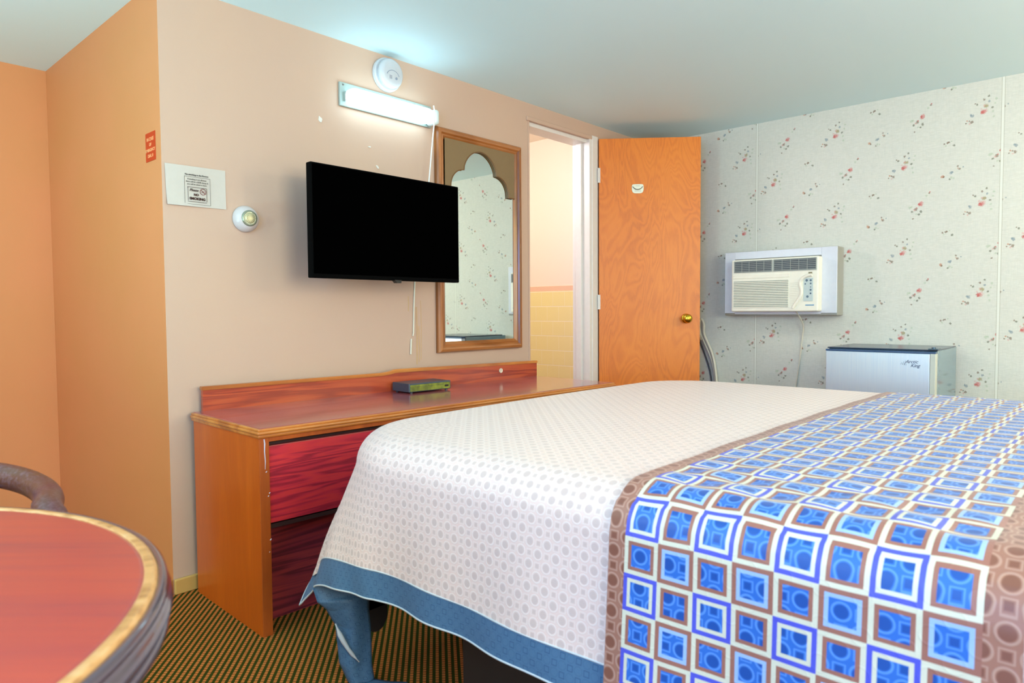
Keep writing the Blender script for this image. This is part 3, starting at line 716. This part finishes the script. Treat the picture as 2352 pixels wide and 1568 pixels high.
# cords bunched behind the open door
for lab, dy, colr in (('cream power cord looped on the floral wall right beside the open door', 0.0, M_cord), ('dark power cord hanging along the cream cord beside the open door', 0.012, M_dkgrey)):
    bm = bmesh.new()
    if dy == 0.0:
        tube(bm, [(4.18, 2.12, 0.80), (4.165, 2.135, 0.90), (4.165, 2.118, 0.945), (4.165, 2.095, 0.91), (4.165, 2.100, 0.845), (4.170, 2.075, 0.79), (4.17, 2.035, 0.705), (4.17, 2.015, 0.60), (4.17, 2.00, 0.45), (4.15, 2.0, 0.03)], 0.0085, 10, True, 2)
        tube(bm, [(4.175, 2.125, 0.84), (4.172, 2.085, 0.76), (4.174, 2.050, 0.69), (4.175, 2.022, 0.58), (4.175, 2.01, 0.40)], 0.006, 8, True, 2)
    else:
        tube(bm, [(4.192, 2.165, 0.86), (4.192, 2.128, 0.77), (4.192, 2.086, 0.67), (4.192, 2.052, 0.56), (4.192, 2.036, 0.30)], 0.005, 8, True, 2)
    tag(link('power_cord', bm, colr, smooth=True), lab, 'cord')

# ------------------------------------------------------------------ mini fridge
fg = thing('mini_fridge', 'compact stainless-front refrigerator below the air conditioner', 'refrigerator', (3.65, 0.925, 0))
t_ = NT('brushed_stainless_door'); v_ = t_.coord(); n_ = t_.noise(t_.vec('MULTIPLY', v_, (1, 90, 1.2)), 4, 3)
t_.set(Base_Color=t_.mix(n_, rgb(200, 220, 247), rgb(231, 243, 255)), Metallic=0.75, Roughness=0.33); M_ss = t_.m
M_fside = simple('glossy_grey_side', rgb(131, 159, 173), 0.12, 0.3)
bm = bmesh.new(); box(bm, 0.045, 0.50, -0.236, 0.245, 0.02, 0.800, 0.004); link('cabinet', bm, M_fside, fg)
bm = bmesh.new(); box(bm, 0.030, 0.46, -0.240, 0.247, 0.8002, 0.806, 0.002); link('top_panel', bm, simple('black_blue_top', rgb(48, 62, 84), 0.2), fg)
bm = bmesh.new(); box(bm, 0.0, 0.040, -0.215, 0.245, 0.10, 0.788, 0.003); fd = link('door', bm, M_ss, fg)
bm = bmesh.new(); box(bm, -0.001, 0.042, -0.238, -0.2155, 0.10, 0.788, 0.002); link('door_edge', bm, simple('pale_door_edge', rgb(206, 210, 198), 0.35), fd)
bm = bmesh.new(); box(bm, -0.0005, 0.040, -0.238, 0.246, 0.788, 0.797, 0.002); link('door_cap', bm, simple('dark_blue_cap', rgb(58, 88, 128), 0.2), fd)
bm = bmesh.new(); box(bm, 0.0405, 0.046, -0.233, 0.240, 0.10, 0.79); link('gasket', bm, M_black, fg)
bm = bmesh.new(); box(bm, 0.005, 0.07, -0.246, -0.205, 0.806, 0.812, 0.002); lathe(bm, [(0, 0), (0.009, 0), (0.009, 0.006), (0, 0.007)], 16, Matrix.Translation((0.02, -0.226, 0.812))); link('hinge', bm, simple('grey_hinge', rgb(96, 116, 128), 0.35, 0.6), fg)
bm = bmesh.new()
text_bm(bm, 'Arctic', 0.021, on_B(-0.0006, -0.140, 0.748), bold=0.0003, shear=0.35)
text_bm(bm, 'King', 0.021, on_B(-0.0006, -0.155, 0.730), bold=0.0003, shear=0.35)
for k, (y, z, h_) in enumerate(((-0.095, 0.739, 0.010), (-0.103, 0.741, 0.016), (-0.111, 0.742, 0.022))):
    tube(bm, [(-0.0008, y, z-h_/2), (-0.0008, y-0.004, z+h_/2), (-0.0008, y-0.007, z-h_/2)], 0.0006, 5)
link('maker_lettering', bm, simple('grey_lettering', rgb(96, 110, 140), 0.4, 0.4), fd)
for x in (0.07, 0.46):
    for y in (-0.21, 0.21):
        bm = bmesh.new(); lathe(bm, [(0, 0), (0.015, 0), (0.013, 0.021), (0, 0.021)], 16, Matrix.Translation((x, y, 0))); link('foot', bm, M_black, fg)

# ------------------------------------------------------------------ bed
BX0, BX1, BY0, BY1, BZ = 0.975, 2.80, -0.42, 1.60, 0.695
bed = thing('bed', 'wide bed standing in front of the dresser on a dark base', 'bed', ((BX0+BX1)/2, (BY0+BY1)/2, 0))
cxb, cyb = (BX0+BX1)/2, (BY0+BY1)/2
def lb(x, y, z): return (x-cxb, y-cyb, z)

def mattress_prism(bm, rc, x0, x1, y0, y1, z0, z1, bev):
    pts = []
    for cx, cy, a0, r in ((x0+rc, y1-rc, 180, rc), (x1-rc, y1-rc, 90, rc), (x1-0.05, y0+0.05, 0, 0.05), (x0+0.05, y0+0.05, -90, 0.05)):
        for k in range(13):
            a = math.radians(a0-90*k/12); pts.append((cx+r*math.cos(a)-cxb, cy+r*math.sin(a)-cyb))
    prism(bm, pts[::-1], z0, z1)
    es = [e for e in bm.edges if all(abs(v.co.z-z1) < 1e-6 for v in e.verts) or all(abs(v.co.z-z0) < 1e-6 for v in e.verts)]
    bmesh.ops.bevel(bm, geom=es, offset=bev, segments=4, affect='EDGES')
M_matt = simple('white_mattress_ticking', rgb(214, 210, 204), 0.8); M_bdark = simple('black_brown_base', rgb(34, 28, 26), 0.55)
bm = bmesh.new(); mattress_prism(bm, 0.30, BX0+0.035, BX1-0.035, BY0, BY1-0.035, 0.45, BZ-0.018, 0.07); link('mattress', bm, M_matt, bed, smooth=True)
bm = bmesh.new(); mattress_prism(bm, 0.27, BX0+0.045, BX1-0.045, BY0+0.01, BY1-0.055, 0.335, 0.448, 0.015); link('box_spring', bm, M_matt, bed)
bm = bmesh.new(); box(bm, 1.10-cxb, BX1-0.12-cxb, BY0+0.05-cyb, 1.165-cyb, 0.0, 0.297, 0.004)
box(bm, 1.094-cxb, 1.10-cxb, BY0+0.05-cyb, 1.12-cyb, 0.02, 0.05, 0.002); link('base_box', bm, M_bdark, bed)
bm = bmesh.new()
box(bm, BX0+0.055-cxb, BX1-0.055-cxb, BY1-0.10-cyb, BY1-0.06-cyb, 0.298, 0.334, 0.004); box(bm, BX0+0.055-cxb, BX0+0.095-cxb, BY0+0.03-cyb, BY1-0.06-cyb, 0.298, 0.334, 0.004); box(bm, BX1-0.095-cxb, BX1-0.055-cxb, BY0+0.03-cyb, BY1-0.06-cyb, 0.298, 0.334, 0.004)
link('steel_frame', bm, M_bdark, bed)
for sx, x in ((0, 1.105), (1, BX1-0.09)):
    bm = bmesh.new()
    prism(bm, [(-0.035, 0.05), (0.035, 0.05), (0.035, -0.02), (0.02, -0.045), (0, -0.052), (-0.02, -0.045), (-0.035, -0.02)], -0.02, 0.02, Matrix.Translation(lb(x, BY1-0.08, 0.186)) @ FACE_A, 0.004)
    box(bm, x-0.03-cxb, x+0.03-cxb, BY1-0.10-cyb, BY1-0.06-cyb, 0.20, 0.299, 0.003)
    link('corner_bracket', bm, M_bdark, bed)
for x in (BX0+0.45, BX1-0.12):
    bm = bmesh.new(); tube(bm, [lb(x, BY1-0.35, 0.0), lb(x, BY1-0.35, 0.30)], 0.018, 16); box(bm, x-0.03-cxb, x+0.03-cxb, BY1-0.38-cyb, BY1-0.32-cyb, 0.29, 0.333); link('leg', bm, M_bdark, bed)

# cloth: (a, b) are cloth coordinates in metres; inside the bed top they equal world x, y
RC, RB = 0.29, 0.085          # corner radius of the cloth cone and radius of the bend
def bend(r):
    """distance beyond the start of the bend -> (outward, down)"""
    if r < RB*PI/2: t = r/RB; return RB*math.sin(t), RB*(1-math.cos(t))
    e = r-RB*PI/2
    return RB+e*0.06+e*e*0.05, RB+e*0.995
def cloth(a, b, lift=0.0):
    ax0, ax1, by1 = BX0+RC, BX1-RC, BY1-RC
    dx = a-ax0 if a < ax0 else (a-ax1 if a > ax1 else 0.0)
    dy = b-by1 if b > by1 else 0.0
    r = (abs(dx)**4.6+abs(dy)**4.6)**(1/4.6)
    flat = RC-RB
    base = Vector((min(max(a, ax0), ax1), min(b, by1), BZ))
    # gentle crowning of the mattress
    u = (a-cxb)/((BX1-BX0)/2)
    base.z += 0.006*(1-min(1, u*u)) 
    if r < 1e-9: base.z += lift; return base
    n = Vector((dx, dy, 0)).normalized()
    if r <= flat: p = base+n*r; p.z += lift; return p
    o, d = bend(r-flat)
    o += 0.130*(2*abs(n.x*n.y))**2*min(1.0, max(0.0, d-RB)/0.40)
    p = base+n*(flat+o+ (lift if r-flat > RB*0.8 else 0)); p.z = base.z-d+(lift if r-flat < RB*1.2 else 0)
    s = max(0.0, d-RB)
    # soft vertical waves in the hanging part, growing to the hem
    if s > 0:
        along = b if abs(dx) > abs(dy) else a
        p += n*(0.007*math.sin(along*9.0+0.6)+0.004*math.sin(along*23.0+1.0))*min(1, s/0.25)
    return p
DROP = RC-RB+RB*PI/2+(BZ-0.325-RB)      # cloth beyond the bend start down to the hem
def grid_cloth(name, avals, bvals, mat, parent, lift=0.0, thick=0.003, fn=None, uvs=1.0):
    bm = bmesh.new(); uv = bm.loops.layers.uv.new('UVMap'); G = []
    for a in avals:
        G.append([(bm.verts.new((fn or cloth)(a, b, lift) - (parent.location if parent else Vector((0, 0, 0)))), a, b) for b in bvals])
    for i in range(len(avals)-1):
        for j in range(len(bvals)-1):
            q = (G[i][j], G[i+1][j], G[i+1][j+1], G[i][j+1])
            f = bm.faces.new([x[0] for x in q])
            for l_, x in zip(f.loops, q): l_[uv].uv = (x[1]*uvs, x[2]*uvs)
    bmesh.ops.recalc_face_normals(bm, faces=bm.faces)
    o = link(name, bm, mat, parent, smooth=True)
    return o
def lin_(a, b, n): return [a+(b-a)*i/n for i in range(n+1)]
A0, A1, B1 = BX0+RC-DROP, BX1-RC+DROP, BY1-RC+DROP
HEM = 0.066

def ring_layers(t, uv, P=0.042):
    """two interleaved lattices: large ringed dots and small squares; returns disc, ring, small-square masks"""
    p = t.vec('SCALE', uv, 1.0/P); p2 = t.vec('ADD', p, (0.5, 0.5, 0))
    def cen(q): return t.vec('SUBTRACT', t.vec('FRACTION', q), (0.5, 0.5, 0))
    c1, c2 = t.vec('MULTIPLY', cen(p), (1, 1, 0)), t.vec('MULTIPLY', cen(p2), (1, 1, 0))
    d = t.math('MINIMUM', t.vec('LENGTH', c1, out=1), t.vec('LENGTH', c2, out=1))
    disc = t.mapr(d, 0.165, 0.195, 1.0, 0.0)
    ring = t.mapr(t.math('ABSOLUTE', t.math('SUBTRACT', d, 0.235)), 0.018, 0.040, 1.0, 0.0)
    e1 = t.vec('MULTIPLY', cen(t.vec('ADD', p, (0.5, 0, 0))), (1, 1, 0)); e2 = t.vec('MULTIPLY', cen(t.vec('ADD', p, (0, 0.5, 0))), (1, 1, 0))
    def cheb(q): x, y, z = t.sep(t.vec('ABSOLUTE', q)); return t.math('MAXIMUM', x, y)
    m = t.math('MINIMUM', cheb(e1), cheb(e2))
    sq = t.mapr(m, 0.085, 0.11, 1.0, 0.0)
    sqr = t.mapr(t.math('ABSOLUTE', t.math('SUBTRACT', m, 0.15)), 0.010, 0.028, 1.0, 0.0)
    return disc, ring, sq, sqr

def coverlet_mat():
    t = NT('beige_damask_coverlet'); uv = t.coord('UV')
    disc, ring, sq, sqr = ring_layers(t, uv)
    n = t.noise(uv, 420, 2); big = t.noise(uv, 5, 2)
    c = t.mix(t.mapr(big, 0.3, 0.7), rgb(230, 199, 190), rgb(233, 201, 190))
    c = t.mix(t.math('MULTIPLY', t.math('MAXIMUM', disc, t.math('MULTIPLY', sq, 0.9)), 0.5), c, rgb(186, 164, 158))
    c = t.mix(t.math('MULTIPLY', t.math('MAXIMUM', ring, sqr), 0.45), c, rgb(238, 228, 222))
    t.set(Base_Color=c, Roughness=t.mapr(disc, 0, 1, 0.42, 0.65)); t.b.inputs['Sheen Weight'].default_value = 0.25
    t.bump(t.math('ADD', t.math('MULTIPLY', ring, 0.6), t.math('MULTIPLY', n, 0.4)), 0.25, 0.002)
    return t.m
def hem_mat():
    t = NT('blue_grey_damask_hem'); uv = t.coord('UV')
    disc, ring, sq, sqr = ring_layers(t, uv, 0.034)
    n = t.noise(uv, 300, 2)
    c = t.mix(n, rgb(68, 105, 141), rgb(80, 115, 143))
    c = t.mix(t.math('MULTIPLY', t.math('MAXIMUM', sqr, t.math('MULTIPLY', ring, 0.25)), 0.75), c, rgb(28, 62, 104))
    t.set(Base_Color=c, Roughness=0.55); return t.m
M_cov, M_hem = coverlet_mat(), hem_mat()
cov = grid_cloth('coverlet', lin_(A0+HEM, A1-HEM, 150), lin_(BY0-0.02, B1-HEM, 150), M_cov, None)
tag(cov, 'beige damask bedspread with a woven ring pattern spread over the bed', 'bedspread')
def hemfn(a, b, lift): 
    p = cloth(a, b, lift)
    w_ = max(0.0, min(1.0, (0.42-p.z)/0.12))
    p.x += 0.005*math.sin(b*31+1)*w_; p.y += 0.004*math.sin(a*29)*w_
    return p
for nm, av, bv in (('hem_band', lin_(A0, A0+HEM, 10), lin_(BY0-0.02, B1, 220)), ('hem_band', lin_(A1-HEM, A1, 8), lin_(BY0-0.02, B1, 120)), ('hem_band', lin_(A0+HEM, A1-HEM, 160), lin_(B1-HEM, B1, 8))):
    grid_cloth(nm, av, bv, M_hem, None, fn=hemfn).parent = cov
M_pipe = simple('pale_hem_piping', rgb(196, 200, 204), 0.6)
for off, r in ((0.0, 0.0022), (HEM, 0.0018)):
    bm = bmesh.new()
    path = [hemfn(A0+off, b, 0) for b in lin_(BY0-0.02, B1-off, 160)]+[hemfn(a, B1-off, 0) for a in lin_(A0+off, A1-off, 160)[1:]]
    tube(bm, path, r, 6)
    link('piping', bm, M_pipe, cov, smooth=True)
# long folded tail of the bedspread's foot corner, hanging to the floor
bm = bmesh.new(); uvl = bm.loops.layers.uv.new('UVMap')
LE = [(0.935, 1.545, 0.300), (0.945, 1.537, 0.262), (0.969, 1.535, 0.237), (0.995, 1.535, 0.186), (1.000, 1.533, 0.128), (1.003, 1.530, 0.080), (1.022, 1.520, 0.026), (1.060, 1.490, 0.010), (1.10, 1.45, 0.008)]
RE = [(1.090, 1.500, 0.300), (1.076, 1.500, 0.252), (1.073, 1.500, 0.213), (1.079, 1.500, 0.158), (1.081, 1.500, 0.109), (1.081, 1.500, 0.061), (1.085, 1.495, 0.016), (1.110, 1.460, 0.009), (1.14, 1.42, 0.008)]
G = []; NS = 16
for i in range(8*(len(LE)-1)+1):
    f = i/8; k = min(int(f), len(LE)-2); f -= k; f = f*f*(3-2*f)
    l_, r_ = Vector(LE[k]).lerp(Vector(LE[k+1]), f), Vector(RE[k]).lerp(Vector(RE[k+1]), f)
    nrm = Vector((-0.62, -0.78, 0)); row = []
    for j in range(NS+1):
        u_ = j/NS; s_ = 2*u_-1
        bulge = 0.022*(1-s_*s_)*min(1, i/10)+0.004*math.sin(u_*9+i*0.12)
        row.append((bm.verts.new(l_.lerp(r_, u_)+nrm*bulge), u_*(r_-l_).length, i*0.0105))
    G.append(row)
for i in range(len(G)-1):
    for j in range(NS):
        q = (G[i][j], G[i][j+1], G[i+1][j+1], G[i+1][j]); fc = bm.faces.new([x[0] for x in q])
        for l_, x in zip(fc.loops, q): l_[uvl].uv = (x[1], x[2])
bmesh.ops.recalc_face_normals(bm, faces=bm.faces)
tl = link('hanging_corner', bm, M_hem, cov, smooth=True)
tl.modifiers.new('thick', 'SOLIDIFY').thickness = 0.003
bm = bmesh.new(); tube(bm, [(0.982, 1.515, 0.196), (0.990, 1.502, 0.160), (1.008, 1.490, 0.120), (1.030, 1.482, 0.088)], [0.002, 0.0065, 0.005, 0.0015], 8, True, 1)
link('corner_fold', bm, M_pipe, cov, smooth=True)

# runner
def runner_mat():
    t = NT('blue_square_runner'); uv = t.coord('UV')
    CELL = 0.0625
    U, V, _ = t.sep(uv)
    b = t.math('DIVIDE', t.math('SUBTRACT', 0.628, V), CELL)          # column 0..8
    a = t.math('DIVIDE', t.math('SUBTRACT', U, RUN_A0), CELL)         # row
    ib, ia = t.math('FLOOR', b), t.math('FLOOR', a)
    fb, fa = t.math('FRACT', b), t.math('FRACT', a)
    m = t.math('MAXIMUM', t.math('ABSOLUTE', t.math('SUBTRACT', fb, 0.5)), t.math('ABSOLUTE', t.math('SUBTRACT', fa, 0.5)))
    pb = t.math('MODULO', t.math('ADD', ib, 100.0), 2.0); pa = t.math('MODULO', t.math('ADD', ia, 100.0), 2.0)   # parity of column, row
    same = t.math('COMPARE', pb, pa, 0.1)             # A cells: column parity == row parity
    cream, brown, blue, light, purple = rgb(216, 210, 188), rgb(158, 102, 88), rgb(28, 104, 196), rgb(156, 184, 224), rgb(78, 84, 200)
    disc, ring, sq, sqr = ring_layers(t, uv, 0.052)
    n = t.noise(uv, 300, 2)
    bl = t.mix(t.math('MAXIMUM', disc, sq), rgb(38, 104, 194), rgb(6, 76, 160))
    bl = t.mix(t.math('MULTIPLY', t.math('MAXIMUM', ring, sqr), 0.55), bl, rgb(110, 164, 232))
    outer = t.mix(same, t.mix(pb, purple, brown), cream)
    inner = t.mix(same, t.mix(pb, cream, light), brown)
    c = t.mix(t.math('LESS_THAN', m, 0.385), outer, inner)
    c = t.mix(t.math('LESS_THAN', m, 0.290), c, bl)
    inside = t.math('MULTIPLY', t.math('GREATER_THAN', b, 0.0), t.math('LESS_THAN', b, 8.0))
    bd = t.mix(t.math('MULTIPLY', t.math('MAXIMUM', disc, sq), 0.8), rgb(160, 108, 90), rgb(122, 70, 54))
    bd = t.mix(t.math('MULTIPLY', t.math('MAXIMUM', ring, sqr), 0.45), bd, rgb(206, 168, 150))
    c = t.mix(inside, bd, c)
    t.set(Base_Color=c, Roughness=0.45); t.b.inputs['Sheen Weight'].default_value = 0.15
    t.bump(t.math('ADD', ring, t.math('MULTIPLY', n, 0.3)), 0.2, 0.0015)
    return t.m
RUN_A0 = BX0+RC-(RC-RB+RB*PI/2+(BZ-0.686-RB))     # cloth coordinate where z = 0.686 would sit on the side
RB0, RB1 = 0.088, 0.660
def runfn(a, b, lift):
    p = cloth(a, b, lift)
    # quilting puckers near the bend and on the top
    k = max(0, 1-abs(a-(BX0+0.16))/0.22)
    e = max(0.0, min(1.0, min(b-RB0, RB1-b)/0.05))
    p.z += 0.0045*e*k*math.sin(b*48)*math.sin(a*44+1.0)+0.0010*math.sin(a*21)*math.sin(b*17)
    return p
M_run = runner_mat()
run = grid_cloth('bed_runner', lin_(A0+0.004, A1-0.004, 420), lin_(RB0, RB1, 90), M_run, None, lift=0.006, fn=runfn)
tag(run, 'bed runner with blue squares and brown borders laid across the beige bedspread', 'bed runner')

# ------------------------------------------------------------------ round table
tb = thing('round_table', 'round red-topped table with a worn wooden rim at lower left', 'table', (-0.169, 1.015, 0))
M_ttop = wood('red_laminate_top', rgb(194, 73, 58), rgb(178, 67, 64), rgb(146, 58, 72), axis=0, scale=(0.7, 2.0, 2.0), rough=0.3, freq=1.0, warp=0.5, coat=0.3)
_m = M_ttop.node_tree.nodes['Mapping']; _r = M_ttop.node_tree.nodes.new('ShaderNodeMapping'); _r.inputs['Rotation'].default_value = (0, 0, math.radians(47.7))
M_ttop.node_tree.links.new(_m.inputs[0].links[0].from_socket, _r.inputs[0]); M_ttop.node_tree.links.new(_r.outputs[0], _m.inputs[0])
t_ = NT('worn_rim_wood'); v_ = t_.coord(); X_, Y_, Z_ = t_.sep(v_)
ang = t_.math('ARCTAN2', Y_, X_)
pv = t_.comb(t_.math('MULTIPLY', ang, 3.0), t_.math('MULTIPLY', Z_, 60), 0.0)
n1 = t_.noise(pv, 6, 4, 0.6)
c = t_.ramp(n1, [(0.25, rgb(150, 96, 52)), (0.5, rgb(214, 156, 98)), (0.75, rgb(230, 184, 134))])
t_.set(Base_Color=c, Roughness=0.3); M_rimw = t_.m
R_ = 0.520
bm = bmesh.new(); lathe(bm, [(0, 0.668), (R_-0.026, 0.668), (R_-0.026, 0.6985), (R_-0.031, 0.7), (0, 0.7)], 128); link('tabletop', bm, M_ttop, tb)
bm = bmesh.new(); lathe(bm, [(R_-0.027, 0.690), (R_-0.027, 0.6995), (R_-0.025, 0.7012), (R_-0.018, 0.7012), (R_-0.014, 0.6995), (R_-0.012, 0.695)], 160); link('worn_rim', bm, M_rimw, tb, smooth=True)
bm = bmesh.new(); lathe(bm, [(R_-0.014, 0.690), (R_-0.013, 0.6965), (R_-0.008, 0.699), (R_-0.003, 0.696), (R_-0.0015, 0.690), (R_-0.005, 0.686), (R_-0.0005, 0.682), (R_+0.003, 0.675), (R_, 0.668), (R_-0.005, 0.665), (R_-0.002, 0.660), (R_-0.001, 0.652), (R_-0.008, 0.645), (R_-0.03, 0.643), (R_-0.06, 0.645), (R_-0.06, 0.667)], 160)
link('moulded_edge', bm, simple('glossy_grey_brown_edge', rgb(84, 70, 80), 0.14, 0.0, Coat_Weight=0.6), tb, smooth=True)
bm = bmesh.new(); lathe(bm, [(0, 0.05), (0.05, 0.05), (0.045, 0.20), (0.035, 0.45), (0.05, 0.62), (0.12, 0.645), (0.12, 0.667), (0, 0.667)], 48); link('pedestal', bm, M_bdark, tb, smooth=True)
for k in range(4):
    a = PI/4+k*PI/2; bm = bmesh.new()
    tube(bm, [(0.03*math.cos(a), 0.03*math.sin(a), 0.12), (0.15*math.cos(a), 0.15*math.sin(a), 0.075), (0.30*math.cos(a), 0.30*math.sin(a), 0.022)], 0.022, 12, True, 1); link('foot', bm, M_bdark, tb, smooth=True)

# ------------------------------------------------------------------ captain's chair behind the table
t_ = NT('mottled_burgundy_wood'); v_ = t_.coord(); n1 = t_.noise(v_, 9, 3); n2 = t_.noise(v_, 160, 2)
c = t_.mix(t_.mapr(n1, 0.35, 0.65), rgb(88, 38, 52), rgb(98, 60, 42)); c = t_.mix(t_.mapr(n2, 0.45, 0.75, 0, 0.6), c, rgb(128, 98, 108))
t_.set(Base_Color=c, Roughness=0.35); M_chair = t_.m
ch = thing('barrel_chair', 'dark barrel-backed chair behind the round table', 'chair', (0.066, 1.60, 0), math.radians(-24.8))
RX, RY = 0.31, 0.31
rail = [(0.352, -0.113, 0.575), (0.343, -0.079, 0.605), (0.329, -0.035, 0.630)]+[(RX*math.cos(math.radians(d)), RY*math.sin(math.radians(d)), 0.674-0.030*abs(math.cos(math.radians(d)))**2) for d in range(0, 181, 10)]+[(-0.329, -0.035, 0.630), (-0.343, -0.079, 0.605), (-0.352, -0.113, 0.575)]
bm = bmesh.new(); tube(bm, rail, 0.0255, 18, True, 2); link('arm_rail', bm, M_chair, ch, smooth=True)
for d in (-10, 25, 60, 90, 120, 155, 190):
    a = math.radians(d); bm = bmesh.new()
    tube(bm, [(0.22*math.cos(a), 0.22*math.sin(a), 0.43), (RX*math.cos(a), RY*math.sin(a), 0.660-0.030*math.cos(a)**2)], 0.011, 10); link('spindle', bm, M_black, ch, smooth=True)
bm = bmesh.new(); lathe(bm, [(0, 0.40), (0.235, 0.40), (0.25, 0.42), (0.24, 0.445), (0.18, 0.452), (0, 0.450)], 48); link('seat', bm, M_chair, ch, smooth=True)
for sx in (-1, 1):
    for sy in (-1, 1):
        bm = bmesh.new(); tube(bm, [(0.17*sx, 0.17*sy, 0.405), (0.24*sx, 0.23*sy, 0.0)], 0.016, 12); link('leg', bm, M_chair, ch, smooth=True)

window('window_1', -1.05, 0.35, 0.75, 2.02, 'left'); window('window_2', -0.55, 1.35, 0.7, 1.98, 'rear')
